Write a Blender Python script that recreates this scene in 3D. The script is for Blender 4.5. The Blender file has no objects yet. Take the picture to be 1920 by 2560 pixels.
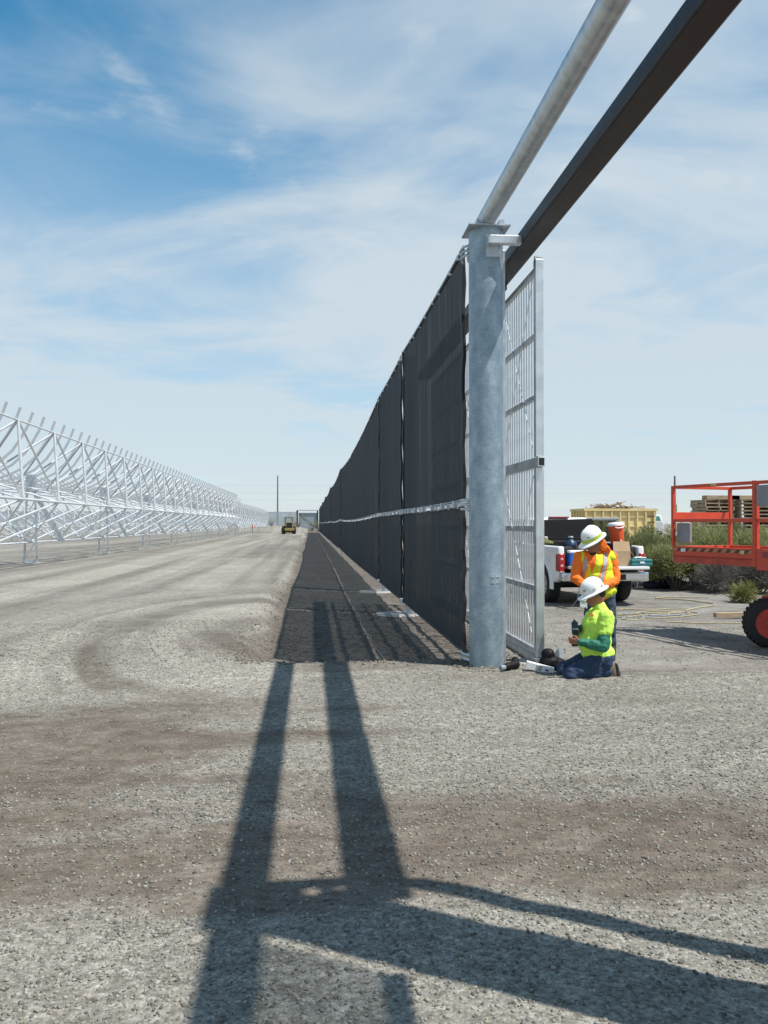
import bpy, bmesh, math, random
import numpy as np
from mathutils import Vector, Matrix, Euler
random.seed(7); RNG = np.random.default_rng(11)
S = bpy.context.scene; COL = S.collection
PI = math.pi; R = math.radians

# ------------------------------------------------------------------ camera, sky, sun, exposure
cam_d = bpy.data.cameras.new('camera'); cam = bpy.data.objects.new('camera', cam_d); COL.objects.link(cam)
cam_d.sensor_fit = 'VERTICAL'; cam_d.sensor_height = 36.0; cam_d.lens = 36.0 * 2100 / 2560
cam_d.clip_start = 0.05; cam_d.clip_end = 12000
cam.location = (0, 0, 1.7); cam.rotation_euler = (R(90.82), 0, R(-5.008)); S.camera = cam
SUNV = Vector((0.45, -0.265, 1.0)).normalized()            # towards the sun
SUN_EL = math.asin(SUNV.z); SUN_AZ = math.atan2(SUNV.x, SUNV.y)
sd = bpy.data.lights.new('sun', 'SUN'); sd.energy = 5.0; sd.angle = R(0.55); sd.color = (1.0, 0.955, 0.89)
so = bpy.data.objects.new('sun', sd); COL.objects.link(so); so.rotation_euler = SUNV.to_track_quat('Z', 'Y').to_euler()
so.location = (20, -10, 40)
W = bpy.data.worlds.new('World'); S.world = W; W.use_nodes = True
def world():
    nt = W.node_tree; N = nt.nodes; L = nt.links; N.clear()
    out = N.new('ShaderNodeOutputWorld'); bg = N.new('ShaderNodeBackground'); bg.inputs[1].default_value = 0.080
    sky = N.new('ShaderNodeTexSky'); sky.sky_type = 'NISHITA'; sky.sun_disc = False
    sky.sun_elevation = SUN_EL; sky.sun_rotation = SUN_AZ; sky.altitude = 1300; sky.air_density = 1.0; sky.dust_density = 0.9; sky.ozone_density = 3.0
    tc = N.new('ShaderNodeTexCoord'); sep = N.new('ShaderNodeSeparateXYZ'); L.new(tc.outputs['Generated'], sep.inputs[0])
    def m(op, a, b=None, c=None, clamp=False):
        n = N.new('ShaderNodeMath'); n.operation = op; n.use_clamp = clamp
        for i, v in enumerate((a, b, c)):
            if v is None: continue
            if isinstance(v, (int, float)): n.inputs[i].default_value = v
            else: L.new(v, n.inputs[i])
        return n.outputs[0]
    zz = m('MAXIMUM', sep.outputs[2], 0.0); den = m('ADD', zz, 0.16)
    u = m('DIVIDE', sep.outputs[0], den); v = m('DIVIDE', sep.outputs[1], den)
    cmb = N.new('ShaderNodeCombineXYZ'); L.new(u, cmb.inputs[0]); L.new(v, cmb.inputs[1])
    def noise(scale, rot, sc, loc, detail, rough, dist):
        mp = N.new('ShaderNodeMapping'); L.new(cmb.outputs[0], mp.inputs[0])
        mp.inputs['Rotation'].default_value = (0, 0, rot); mp.inputs['Scale'].default_value = sc; mp.inputs['Location'].default_value = loc
        t = N.new('ShaderNodeTexNoise'); L.new(mp.outputs[0], t.inputs['Vector'])
        t.inputs['Scale'].default_value = scale; t.inputs['Detail'].default_value = detail; t.inputs['Roughness'].default_value = rough; t.inputs['Distortion'].default_value = dist
        return t.outputs[0]
    big = noise(0.75, 0.5, (1, 1, 1), CLOUD_A, 4, 0.5, 0.3)
    wisp = noise(2.0, 0.9, (0.75, 1.15, 1), CLOUD_B, 9, 0.58, 0.6)
    puff = noise(3.4, 0.2, (1, 0.9, 1), CLOUD_C, 7, 0.55, 0.2)
    def ss(x, a, b):
        n = N.new('ShaderNodeMapRange'); n.interpolation_type = 'SMOOTHSTEP'; L.new(x, n.inputs[0])
        n.inputs[1].default_value = a; n.inputs[2].default_value = b; return n.outputs[0]
    veil = m('MULTIPLY', ss(m('ADD', m('MULTIPLY', big, 0.72), m('MULTIPLY', wisp, 0.4)), 0.40, 0.66), m('SUBTRACT', 1.18, m('MULTIPLY', zz, 0.9)))   # a veil looks thinner the steeper one looks through it
    veil = m('MINIMUM', veil, 0.85)
    pf = m('MULTIPLY', ss(puff, 0.60, 0.75), 0.36)
    low = m('MULTIPLY', m('SUBTRACT', 1.0, ss(zz, 0.08, 0.6)), m('MULTIPLY_ADD', ss(wisp, 0.33, 0.7), 0.24, 0.68))
    cl = m('MAXIMUM', m('ADD', m('SUBTRACT', m('ADD', veil, low), m('MULTIPLY', veil, low)), pf), low, clamp=True)
    cl = m('MINIMUM', cl, 0.9)
    mix = N.new('ShaderNodeMix'); mix.data_type = 'RGBA'; L.new(cl, mix.inputs[0])
    hs = N.new('ShaderNodeHueSaturation'); hs.inputs['Hue'].default_value = .478; hs.inputs['Saturation'].default_value = 1.55; hs.inputs['Value'].default_value = 1.62; L.new(sky.outputs[0], hs.inputs['Color'])
    L.new(hs.outputs[0], mix.inputs[6]); mix.inputs[7].default_value = (6.7, 7.45, 7.95, 1)
    L.new(mix.outputs[2], bg.inputs[0]); L.new(bg.outputs[0], out.inputs[0])
CLOUD_A = (2.55, 0.95, 0); CLOUD_B = (0.4, 3.1, 0); CLOUD_C = (1.5, 9.2, 0)
world()
S.render.engine = 'CYCLES'
S.view_settings.view_transform = 'Standard'; S.view_settings.look = 'None'; S.view_settings.gamma = 1.0
S.view_settings.exposure = 0.32
S.cycles.max_bounces = 6; S.cycles.transparent_max_bounces = 12
try: S.cycles.use_denoising = True
except Exception: pass

# ------------------------------------------------------------------ materials
MATS = {}
def nodes(name):
    m = bpy.data.materials.new(name); m.use_nodes = True; MATS[name] = m
    nt = m.node_tree; b = nt.nodes['Principled BSDF']; return m, nt, b
def setc(b, col): b.inputs['Base Color'].default_value = (*col, 1)
def mat(name, col, rough=0.6, metal=0.0, var=0.12, scale=8.0, bump=0.0, bscale=60.0, stretch=(1, 1, 1), coat=0.0, col2=None):
    m, nt, b = nodes(name); N = nt.nodes; L = nt.links
    b.inputs['Roughness'].default_value = rough; b.inputs['Metallic'].default_value = metal
    if coat: b.inputs['Coat Weight'].default_value = coat
    tc = N.new('ShaderNodeTexCoord'); mp = N.new('ShaderNodeMapping'); mp.inputs['Scale'].default_value = stretch; L.new(tc.outputs['Object'], mp.inputs[0])
    t = N.new('ShaderNodeTexNoise'); t.inputs['Scale'].default_value = scale; t.inputs['Detail'].default_value = 6; t.inputs['Roughness'].default_value = .62; L.new(mp.outputs[0], t.inputs['Vector'])
    r = N.new('ShaderNodeValToRGB'); L.new(t.outputs[0], r.inputs[0]); e = r.color_ramp.elements
    c2 = col2 if col2 else tuple(c * (1 - var) for c in col); c1 = tuple(min(1, c * (1 + (0 if col2 else var))) for c in col)
    e[0].position = .32; e[0].color = (*c2, 1); e[1].position = .68; e[1].color = (*c1, 1); L.new(r.outputs[0], b.inputs['Base Color'])
    mr = N.new('ShaderNodeMapRange'); L.new(t.outputs[0], mr.inputs[0]); mr.inputs[1].default_value = .3; mr.inputs[2].default_value = .7
    mr.inputs[3].default_value = max(.05, rough - .08); mr.inputs[4].default_value = min(1, rough + .1); L.new(mr.outputs[0], b.inputs['Roughness'])
    if bump:
        t2 = N.new('ShaderNodeTexNoise'); t2.inputs['Scale'].default_value = bscale; t2.inputs['Detail'].default_value = 4; L.new(mp.outputs[0], t2.inputs['Vector'])
        bp = N.new('ShaderNodeBump'); bp.inputs['Strength'].default_value = bump; bp.inputs['Distance'].default_value = .02; L.new(t2.outputs[0], bp.inputs['Height']); L.new(bp.outputs[0], b.inputs['Normal'])
    return m
GALV = mat('galvanized', (.50, .545, .575), .42, .72, .2, 9.0, .12, 70, (1, 1, .7))
GALV_L = mat('galvanized_bright', (.66, .69, .71), .34, .75, .14, 5.0)
GALV_T = mat('galvanized_tube', (.70, .73, .75), .36, .45, .08, 2.0)
RIBM = mat('galvanized_dull_rib', (.50, .52, .54), .5, .3, .08, 2.0)
def post_galv():
    m, nt, b = nodes('galvanized_post'); N = nt.nodes; L = nt.links
    tc = N.new('ShaderNodeTexCoord'); b.inputs['Metallic'].default_value = .55
    def ns(sc, stretch, det):
        mp = N.new('ShaderNodeMapping'); mp.inputs['Scale'].default_value = stretch; L.new(tc.outputs['Object'], mp.inputs[0])
        t = N.new('ShaderNodeTexNoise'); t.inputs['Scale'].default_value = sc; t.inputs['Detail'].default_value = det; t.inputs['Roughness'].default_value = .65; L.new(mp.outputs[0], t.inputs[0]); return t.outputs[0]
    a = ns(5, (1, 1, .6), 7); fine = ns(22, (.6, .6, 4.5), 4)
    mx = N.new('ShaderNodeMath'); mx.operation = 'MULTIPLY_ADD'; L.new(fine, mx.inputs[0]); mx.inputs[1].default_value = .45; L.new(a, mx.inputs[2])
    r = N.new('ShaderNodeValToRGB'); L.new(mx.outputs[0], r.inputs[0]); e = r.color_ramp.elements
    e[0].position = .5; e[0].color = (.175, .235, .29, 1); e[1].position = .92; e[1].color = (.40, .48, .54, 1); k = e.new(.72); k.color = (.265, .345, .405, 1)
    # scuffed spiral seam lines
    sp = N.new('ShaderNodeSeparateXYZ'); L.new(tc.outputs['Object'], sp.inputs[0])
    w1 = N.new('ShaderNodeMath'); w1.operation = 'MULTIPLY_ADD'; L.new(sp.outputs[0], w1.inputs[0]); w1.inputs[1].default_value = -.85; L.new(sp.outputs[2], w1.inputs[2])
    wn = N.new('ShaderNodeMath'); wn.operation = 'MULTIPLY_ADD'; L.new(a, wn.inputs[0]); wn.inputs[1].default_value = .05; L.new(w1.outputs[0], wn.inputs[2])
    fr = N.new('ShaderNodeMath'); fr.operation = 'PINGPONG'; L.new(wn.outputs[0], fr.inputs[0]); fr.inputs[1].default_value = .38
    lt = N.new('ShaderNodeMath'); lt.operation = 'LESS_THAN'; L.new(fr.outputs[0], lt.inputs[0]); lt.inputs[1].default_value = .0045
    lm = N.new('ShaderNodeMath'); lm.operation = 'MULTIPLY'; L.new(lt.outputs[0], lm.inputs[0]); lm.inputs[1].default_value = .38
    mc = N.new('ShaderNodeMix'); mc.data_type = 'RGBA'; L.new(lm.outputs[0], mc.inputs[0]); L.new(r.outputs[0], mc.inputs[6]); mc.inputs[7].default_value = (.14, .16, .18, 1)
    L.new(mc.outputs[2], b.inputs['Base Color'])
    mr = N.new('ShaderNodeMapRange'); L.new(a, mr.inputs[0]); mr.inputs[3].default_value = .36; mr.inputs[4].default_value = .62; L.new(mr.outputs[0], b.inputs['Roughness'])
    bp = N.new('ShaderNodeBump'); bp.inputs['Strength'].default_value = .1; bp.inputs['Distance'].default_value = .01; L.new(fine, bp.inputs['Height']); L.new(bp.outputs[0], b.inputs['Normal'])
    return m
GALV_P = post_galv()
RUSTB = mat('mill_scale_steel', (.028, .024, .024), .45, .3, .3, 3.0, .15, 40, (1, .25, 1), col2=(.013, .013, .017))
BLACKM = mat('black_metal', (.018, .018, .02), .45, .1, .2)
def screen_mat(name, col, trans):
    m, nt, b = nodes(name); N = nt.nodes; L = nt.links
    tc = N.new('ShaderNodeTexCoord'); mp = N.new('ShaderNodeMapping'); mp.inputs['Scale'].default_value = (1, 1, .035); L.new(tc.outputs['Object'], mp.inputs[0])
    t = N.new('ShaderNodeTexNoise'); t.inputs['Scale'].default_value = 9; t.inputs['Detail'].default_value = 7; t.inputs['Roughness'].default_value = .7; L.new(mp.outputs[0], t.inputs[0])
    r = N.new('ShaderNodeValToRGB'); L.new(t.outputs[0], r.inputs[0]); e = r.color_ramp.elements
    e[0].position = .35; e[0].color = (*[c * .75 for c in col], 1); e[1].position = .72; e[1].color = (*[c * 1.35 for c in col], 1); L.new(r.outputs[0], b.inputs['Base Color'])
    b.inputs['Roughness'].default_value = .8; b.inputs['Specular IOR Level'].default_value = .15
    # open weave: sparse pin holes with more of them along worn vertical streaks
    t2 = N.new('ShaderNodeTexNoise'); t2.inputs['Scale'].default_value = 3; t2.inputs['Detail'].default_value = 5; L.new(mp.outputs[0], t2.inputs[0])
    mr = N.new('ShaderNodeMapRange'); L.new(t2.outputs[0], mr.inputs[0]); mr.inputs[1].default_value = .3; mr.inputs[2].default_value = .7; mr.inputs[3].default_value = trans * .75; mr.inputs[4].default_value = trans * 1.25
    # the weave has depth: it closes up at grazing incidence, for light and eye alike
    ge = N.new('ShaderNodeNewGeometry'); dt = N.new('ShaderNodeVectorMath'); dt.operation = 'DOT_PRODUCT'; L.new(ge.outputs['Incoming'], dt.inputs[0]); L.new(ge.outputs['True Normal'], dt.inputs[1])
    ab = N.new('ShaderNodeMath'); ab.operation = 'ABSOLUTE'; L.new(dt.outputs['Value'], ab.inputs[0]); pw = N.new('ShaderNodeMath'); pw.operation = 'POWER'; L.new(ab.outputs[0], pw.inputs[0]); pw.inputs[1].default_value = 2.2
    ml = N.new('ShaderNodeMath'); ml.operation = 'MULTIPLY'; L.new(pw.outputs[0], ml.inputs[0]); L.new(mr.outputs[0], ml.inputs[1])
    tr = N.new('ShaderNodeBsdfTransparent'); tl = N.new('ShaderNodeBsdfTranslucent'); tl.inputs[0].default_value = (*[c * .8 for c in col], 1)
    m1 = N.new('ShaderNodeMixShader'); m1.inputs[0].default_value = .03; L.new(b.outputs[0], m1.inputs[1]); L.new(tl.outputs[0], m1.inputs[2])
    m2 = N.new('ShaderNodeMixShader'); L.new(ml.outputs[0], m2.inputs[0]); L.new(m1.outputs[0], m2.inputs[1]); L.new(tr.outputs[0], m2.inputs[2])
    L.new(m2.outputs[0], N['Material Output'].inputs[0]); return m
SCREEN = screen_mat('charcoal_windscreen_mesh', (.034, .043, .050), 1.5)
SCREEN2 = screen_mat('thin_windscreen_mesh', (.052, .06, .066), 2.4)
FARSCR = screen_mat('skylit_windscreen_mesh', (.30, .36, .40), .2)  # bluish skylight on the distant screens is put into this paler colour
HEM = mat('black_hem_webbing', (.012, .014, .018), .7, 0, .2)
CONC = mat('concrete', (.31, .30, .28), .85, 0, .15, 6, .3, 30)
WOOD = mat('pallet_wood', (.42, .32, .2), .8, 0, .3, 4, .2, 30, (1, 6, 6), col2=(.25, .19, .125))
OLDWOOD = mat('weathered_pole_wood', (.16, .12, .09), .85, 0, .25, 4)
YELLOWP = mat('tan_yellow_paint', (.72, .56, .26), .55, 0, .12, 2)
CATY = mat('loader_yellow', (.27, .20, .07), .5, 0, .2, 2)
REDP = mat('orange_red_paint', (.63, .072, .026), .45, 0, .3, 5, .15, 30, coat=.1, col2=(.48, .055, .024))
REDD = mat('darker_red_paint', (.42, .06, .035), .6, 0, .3, 4)  # darker red for the lift's decks, beams, chassis and arms
RIMR = mat('wheel_red_paint', (.55, .05, .03), .5, 0, .2, 6)
GREYB = mat('grey_box_plastic', (.24, .25, .26), .6, 0, .15, 5)
TYRE = mat('tyre_rubber', (.022, .022, .023), .82, 0, .3, 12, .25, 40)
WHITEP = mat('white_vehicle_paint', (.74, .75, .75), .28, 0, .04, 2, coat=.5)
CHROME = mat('chrome', (.72, .73, .74), .16, .95, .06, 4)
ALLOY = mat('alloy_wheel', (.5, .51, .53), .3, .8, .1, 6)
GLASSD = mat('dark_window_glass', (.015, .018, .02), .08, 0, .1, 2, coat=.5)
TEALG = mat('teal_window_glass', (.05, .22, .2), .12, 0, .1, 2)
LAMP = mat('red_tail_lamp', (.33, .012, .018), .15, 0, .25, 14, coat=.6)
LAMPW = mat('lamp_pale_pink', (.65, .3, .3), .2)  # pale pink for the small ovals on the tail lamps
BEDB = mat('black_bedliner', (.02, .02, .021), .75, 0, .2, 20, .3, 80)
GREYD = mat('grey_door_trim', (.35, .38, .38), .55, 0, .1)
CARD = mat('cardboard', (.46, .32, .19), .85, 0, .08, 3)
TEALP = mat('teal_plastic', (.02, .16, .17), .4, 0, .12)
BLUEP = mat('blue_plastic', (.01, .09, .4), .4, 0, .12)
NAVYP = mat('navy_cloth', (.014, .018, .045), .85, 0, .3, 10, .4, 20)
WHITEPL = mat('white_plastic', (.72, .73, .74), .45, 0, .06)
ORANGEP = mat('orange_plastic', (.75, .10, .025), .42, 0, .08)
SKIN = mat('skin', (.25, .105, .065), .5, 0, .15, 18)
SKIN2 = mat('skin_tanned', (.27, .115, .07), .5, 0, .15, 18)
JEANS = mat('blue_denim', (.028, .055, .11), .9, 0, .4, 7, .5, 14, col2=(.012, .026, .06))
JEANS2 = mat('faded_denim', (.04, .06, .095), .9, 0, .4, 7, .5, 14)
NEON = mat('neon_yellow_green_cotton', (.50, .78, .10), .85, 0, .08, 6, .6, 13)
TEALS = mat('teal_green_sleeve', (.012, .14, .085), .65, 0, .25, 8, .7, 16)
ORANGES = mat('hi_vis_orange_cloth', (.85, .17, .012), .85, 0, .06, 6, .6, 13)
BOOT = mat('tan_boot_leather', (.16, .125, .09), .8, 0, .25, 14)
BOOTS = mat('boot_sole', (.06, .055, .05), .9, 0, .2)
HATW = mat('white_hard_hat', (.76, .77, .76), .3, 0, .03, 6, coat=.3)
HATG = mat('lime_hat_band', (.40, .55, .05), .5)
STICK = mat('green_sticker', (.02, .22, .13), .5); STICKG = mat('grey_sticker', (.3, .32, .3), .5); STICKY = mat('yellow_sticker', (.5, .5, .2), .5)
GLOVE = mat('pale_glove', (.55, .57, .55), .8, 0, .15, 10)
DARKH = mat('dark_hair', (.015, .012, .01), .8)
DRILLB = mat('drill_dark_green', (.018, .035, .04), .5)
DRILLY = mat('tool_yellow', (.65, .42, .02), .45)
ROPE = mat('tan_rope', (.40, .35, .22), .85, 0, .2, 30)
HOSEG = mat('grey_hose', (.22, .26, .29), .6)
PRINT = mat('dark_print', (.05, .05, .1), .6); PRINTR = mat('red_print', (.5, .05, .05), .6)
SPADE = mat('grey_pale_steel', (.45, .48, .5), .5, .3)

# ------------------------------------------------------------------ builders
class MB:
    def __init__(s): s.v = []; s.f = []
    def add(s, vs, fs):
        o = len(s.v); s.v += [tuple(p) for p in vs]; s.f += [tuple(i + o for i in q) for q in fs]; return s
    def box(s, x0, x1, y0, y1, z0, z1, M=None):
        vs = [Vector((x, y, z)) for z in (z0, z1) for y in (y0, y1) for x in (x0, x1)]
        if M is not None: vs = [M @ p for p in vs]
        return s.add(vs, [(0, 2, 3, 1), (4, 5, 7, 6), (0, 1, 5, 4), (2, 6, 7, 3), (0, 4, 6, 2), (1, 3, 7, 5)])
    def bar(s, p0, p1, w, h, up=(0, 0, 1)):
        p0, p1 = Vector(p0), Vector(p1); d = (p1 - p0).normalized(); up = Vector(up)
        if abs(d.dot(up)) > .98: up = Vector((0, 1, 0))
        a = d.cross(up).normalized() * (w / 2); b = a.cross(d).normalized() * (h / 2)
        vs = [p + q for p in (p0, p1) for q in (-a - b, a - b, a + b, -a + b)]
        return s.add(vs, [(0, 1, 2, 3), (7, 6, 5, 4), (0, 4, 5, 1), (1, 5, 6, 2), (2, 6, 7, 3), (3, 7, 4, 0)])
    def cyl(s, p0, p1, r0, r1=None, n=12, caps=True):
        r1 = r0 if r1 is None else r1; p0, p1 = Vector(p0), Vector(p1); d = (p1 - p0).normalized()
        a = d.orthogonal().normalized(); b = d.cross(a)
        vs = [p + (a * math.cos(2 * PI * i / n) + b * math.sin(2 * PI * i / n)) * r for p, r in ((p0, r0), (p1, r1)) for i in range(n)]
        fs = [(i, (i + 1) % n, n + (i + 1) % n, n + i) for i in range(n)]
        if caps: fs += [tuple(range(n - 1, -1, -1)), tuple(range(n, 2 * n))]
        return s.add(vs, fs)
    def tube(s, pts, r, n=6, r_end=None):
        pts = [Vector(p) for p in pts]; k = len(pts); vs = []; a = None
        for i, p in enumerate(pts):
            d = (pts[min(i + 1, k - 1)] - pts[max(i - 1, 0)]).normalized()
            a = d.orthogonal().normalized() if a is None else (a - d * a.dot(d)).normalized()
            b = d.cross(a); rr = r if r_end is None else r + (r_end - r) * i / (k - 1)
            vs += [p + (a * math.cos(2 * PI * j / n) + b * math.sin(2 * PI * j / n)) * rr for j in range(n)]
        fs = [(i * n + j, i * n + (j + 1) % n, (i + 1) * n + (j + 1) % n, (i + 1) * n + j) for i in range(k - 1) for j in range(n)]
        fs += [tuple(range(n - 1, -1, -1)), tuple(range((k - 1) * n, k * n))]
        return s.add(vs, fs)
    def ell(s, c, r, M=None, seg=14, ring=9, z0=-1.0):
        c = Vector(c); r = (r, r, r) if isinstance(r, (int, float)) else r; vs = []; t0 = math.acos(max(-1, min(1, -z0)))
        for i in range(ring + 1):
            t = PI - (PI - 0) * 0 - 0; th = (i / ring) * PI
            zc = -math.cos(th); rc = math.sin(th)
            if zc < z0: zc = z0; rc = math.sqrt(max(0, 1 - z0 * z0)) if i else 0
            for j in range(seg):
                p = Vector((rc * math.cos(2 * PI * j / seg) * r[0], rc * math.sin(2 * PI * j / seg) * r[1], zc * r[2]))
                if M is not None: p = M @ p
                vs.append(c + p)
        fs = [(i * seg + j, i * seg + (j + 1) % seg, (i + 1) * seg + (j + 1) % seg, (i + 1) * seg + j) for i in range(ring) for j in range(seg)]
        return s.add(vs, fs)
    def prism(s, poly, ext):
        n = len(poly); e = Vector(ext); p = [Vector(q) for q in poly]; vs = p + [q + e for q in p]
        return s.add(vs, [tuple(range(n - 1, -1, -1)), tuple(range(n, 2 * n))] + [(i, (i + 1) % n, n + (i + 1) % n, n + i) for i in range(n)])
    def lathe(s, prof, c=(0, 0, 0), n=20, M=None):
        c = Vector(c); vs = []
        for r, z in prof:
            for j in range(n):
                p = Vector((r * math.cos(2 * PI * j / n), r * math.sin(2 * PI * j / n), z)); vs.append(c + (M @ p if M is not None else p))
        k = len(prof)
        return s.add(vs, [(i * n + j, i * n + (j + 1) % n, (i + 1) * n + (j + 1) % n, (i + 1) * n + j) for i in range(k - 1) for j in range(n)])
    def mesh(s, name):
        me = bpy.data.meshes.new(name); me.from_pydata(s.v, [], s.f); me.update(); return me
    def build(s, name, m, parent=None, smooth=False, bevel=0.0, fix=True):
        me = s.mesh(name)
        if fix:
            bm = bmesh.new(); bm.from_mesh(me); bmesh.ops.remove_doubles(bm, verts=bm.verts, dist=1e-6); bmesh.ops.recalc_face_normals(bm, faces=bm.faces); bm.to_mesh(me); bm.free()
        me.materials.append(m); o = bpy.data.objects.new(name, me); COL.objects.link(o); o.parent = parent
        if smooth:
            me.polygons.foreach_set('use_smooth', [True] * len(me.polygons))
            try: me.set_sharp_from_angle(angle=R(42))
            except Exception: pass
        if bevel:
            b = o.modifiers.new('bevel', 'BEVEL'); b.width = bevel; b.segments = 2; b.limit_method = 'ANGLE'; b.angle_limit = R(40)
        return o
def tag(o, label=None, cat=None, group=None, kind=None):
    if label: o['label'] = label
    if cat: o['category'] = cat
    if group: o['group'] = group
    if kind: o['kind'] = kind
    return o
def thing(name, label, cat, loc=(0, 0, 0), rz=0.0, group=None):
    o = bpy.data.objects.new(name, None); COL.objects.link(o); o.location = loc; o.rotation_euler = (0, 0, rz); o.empty_display_size = .2
    return tag(o, label, cat, group)
def copy_tree(o, parent=None):
    c = o.copy(); COL.objects.link(c); c.parent = parent
    for ch in list(o.children): copy_tree(ch, c)
    return c
ORD = ['first', 'second', 'third', 'fourth', 'fifth', 'sixth', 'seventh', 'eighth', 'ninth', 'tenth', 'eleventh', 'twelfth', 'thirteenth', 'fourteenth', 'fifteenth', 'sixteenth', 'seventeenth', 'eighteenth']

# ------------------------------------------------------------------ ground
_perm = np.random.default_rng(5).random((256, 256))
def vnoise(x, y):
    xi = np.floor(x).astype(int); yi = np.floor(y).astype(int); fx = x - xi; fy = y - yi; fx = fx * fx * (3 - 2 * fx); fy = fy * fy * (3 - 2 * fy)
    g = lambda a, b: _perm[a & 255, b & 255]
    return (g(xi, yi) * (1 - fx) + g(xi + 1, yi) * fx) * (1 - fy) + (g(xi, yi + 1) * (1 - fx) + g(xi + 1, yi + 1) * fx) * fy
def fbm(x, y, o=4):
    a = .5; t = 0; n = 0
    for i in range(o): t = t + a * vnoise(x + 17.3 * i, y - 9.1 * i); n += a; a *= .5; x = x * 2.03; y = y * 2.03
    return t / n
def sst(x, a, b): t = np.clip((x - a) / (b - a), 0, 1); return t * t * (3 - 2 * t)
def strip_mask(x, y):      # freshly dug soil along the foot of the screen
    w = .3 * (fbm(x * .0 + 3.3, y * .35, 3) - .5) * 2 + .3 * (fbm(x * 2.2, y * 2.2, 3) - .5)
    wn = .3 * (fbm(x * 1.1, y * 0 + 7.7, 3) - .5) + .25 * (fbm(x * 5, y * 5, 3) - .5)
    return sst(x, -1.02 + w, -.52 + w * .5) * sst(y, 10.42 + wn, 10.72 + wn) * (1 - sst(x, 2.28, 2.6))
def ring(x, y): return np.sqrt((x + .6) ** 2 + ((y - 13.6) / 2.25) ** 2) + .25 * (fbm(x * .7, y * .4, 3) - .5)
def ringmask(x, y): r = ring(x, y); return sst(-x, -.2, .6) * (1 - sst(r, 3.2, 4.8)) * sst(y, 7.6, 9.2)
def gh(x, y):
    x = np.asarray(x, float); y = np.asarray(y, float)
    z = .05 * (fbm(x * .5, y * .5, 4) - .5) + .024 * (fbm(x * 4, y * 4, 4) - .5) * (np.abs(y) < 60)
    sm = strip_mask(x, y); z = z - .2 * sm + sm * (.07 * (fbm(x * 2.6, y * 2.6, 4) - .5) + .03 * (fbm(x * 11, y * 11, 2) - .5))
    r = ring(x, y); rm = ringmask(x, y)
    z = z + rm * (.010 * streak(x, y) + .03 * np.exp(-((r - .95) / .3) ** 2)) + .006 * streak(x, y) * (np.abs(y) < 80)
    z = z + .07 * (fbm(x * 7, y * 7, 4) - .5) * np.exp(-((x + .75) / .4) ** 2) * (y > 10.5) * (y < 40)
    lm = sst(-x, 2.2, 3.5) * sst(y, 8, 18)
    z = z + lm * .022 * np.sin(x * 3.1 + 2 * fbm(x * .2, y * .05, 2))
    z = z + .03 * sst(-x, 1.15, 1.0) * (1 - sst(-x, .95, .6)) * 0
    z = z - .05 * sst(x, 2.5, 3.2) * sst(y, 9.35, 9.75)                # bare yard right of the gate lies a little lower
    z = z + .035 * sst(x, 2.4, 3.0) * np.exp(-((y - 9.02) / .16) ** 2) * (.5 + fbm(x * 2, y * 2, 3))   # gravel lip in front of the kneeling man
    z = z + 1.3 * sst(y, 205, 222) * sst(-x, -3, 6)
    return z
def streak(x, y):          # wheel-combed streaks: across in front, curling round the bend, then along the road; -1..1
    a = fbm(x * .4 + 5, y * 2.6 - x * .18, 6)
    r = ring(x, y); th = np.arctan2((y - 13.6) / 2.25, x + .6)
    b = .5 + .75 * (fbm(r * 3.1 + 40, th * .8 + 9, 5) - .5) + .32 * (fbm(r * 11 + 4, th * .9 + 2, 3) - .5) + .26 * np.exp(-((r - 1.55) / .42) ** 2) - .22 * np.exp(-((r - .9) / .22) ** 2) - .2 * np.exp(-((r - 2.45) / .3) ** 2) + .16 * np.exp(-((r - 3.1) / .3) ** 2); c = fbm(x * 1.5 + 3, y * .035 + 60, 5) + .2 * (fbm(x * 6, y * .08, 3) - .5)
    wr = ringmask(x, y); wf = sst(y, 17, 30)
    wa = (1 - sst(y, 10, 14)); t = wr * b + (1 - wr) * (wa * a + (1 - wa) * (wf * c + (1 - wf) * (.5 * b + .5 * c)))
    return np.clip((t - .5) * 4.2, -1, 1)
def gmask(x, y):           # 0 bare soil .. 1 loose pale gravel
    n = fbm(x * .55 + 4, y * 1.1, 5); n2 = fbm(x * 1.9, y * 3.4, 4); n3 = fbm(x * .28 + 20, y * .5 + 3, 3); st = streak(x, y)
    yy = y + .5 * (fbm(x * .8 + 11, y * .3, 3) - .5) + .5 * (n2 - .5)
    g = .95 * (1 - sst(yy, 3.35, 4.05))                                            # pale bank at the photographer's feet
    mid = sst(yy + 1.2 * (n - .5), 4.0, 5.4)
    g = np.maximum(g, mid * np.clip(.46 + 2.2 * (n3 - .5) + 1.2 * (n - .5) + .38 * st + .38 * sst(x, .2, 1.8) - .30 * sst(-x, .2, 2.0) * (1 - sst(y, 7.6, 9.2)), 0, 1) * (1 - sst(y, 8.5, 10)))
    g = np.maximum(g, sst(yy, 7.4, 9.2) * np.clip(.72 + .42 * st + .5 * (n3 - .5), 0, 1))
    g = np.maximum(g, .10 + .6 * (n2 - .5))
    g = g * (1 - .55 * sst(-x, 6 + .06 * y, 9.5 + .06 * y) * sst(y, 14, 22))
    g = g * (1 - .9 * sst(x, 2.6, 3.4) * sst(yy, 9.3, 9.8))
    g = g * (1 - .85 * strip_mask(x, y))
    return np.clip(g + .3 * (n2 - .5), 0, 1)
def grid_lines(dense0, dense1, step, lo, hi, gr):
    a = list(np.arange(dense0, dense1, step)); s = step
    while a[-1] < hi: s *= gr; a.append(a[-1] + s)
    s = step
    while a[0] > lo: s *= gr; a.insert(0, a[0] - s)
    return np.array(a)
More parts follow.
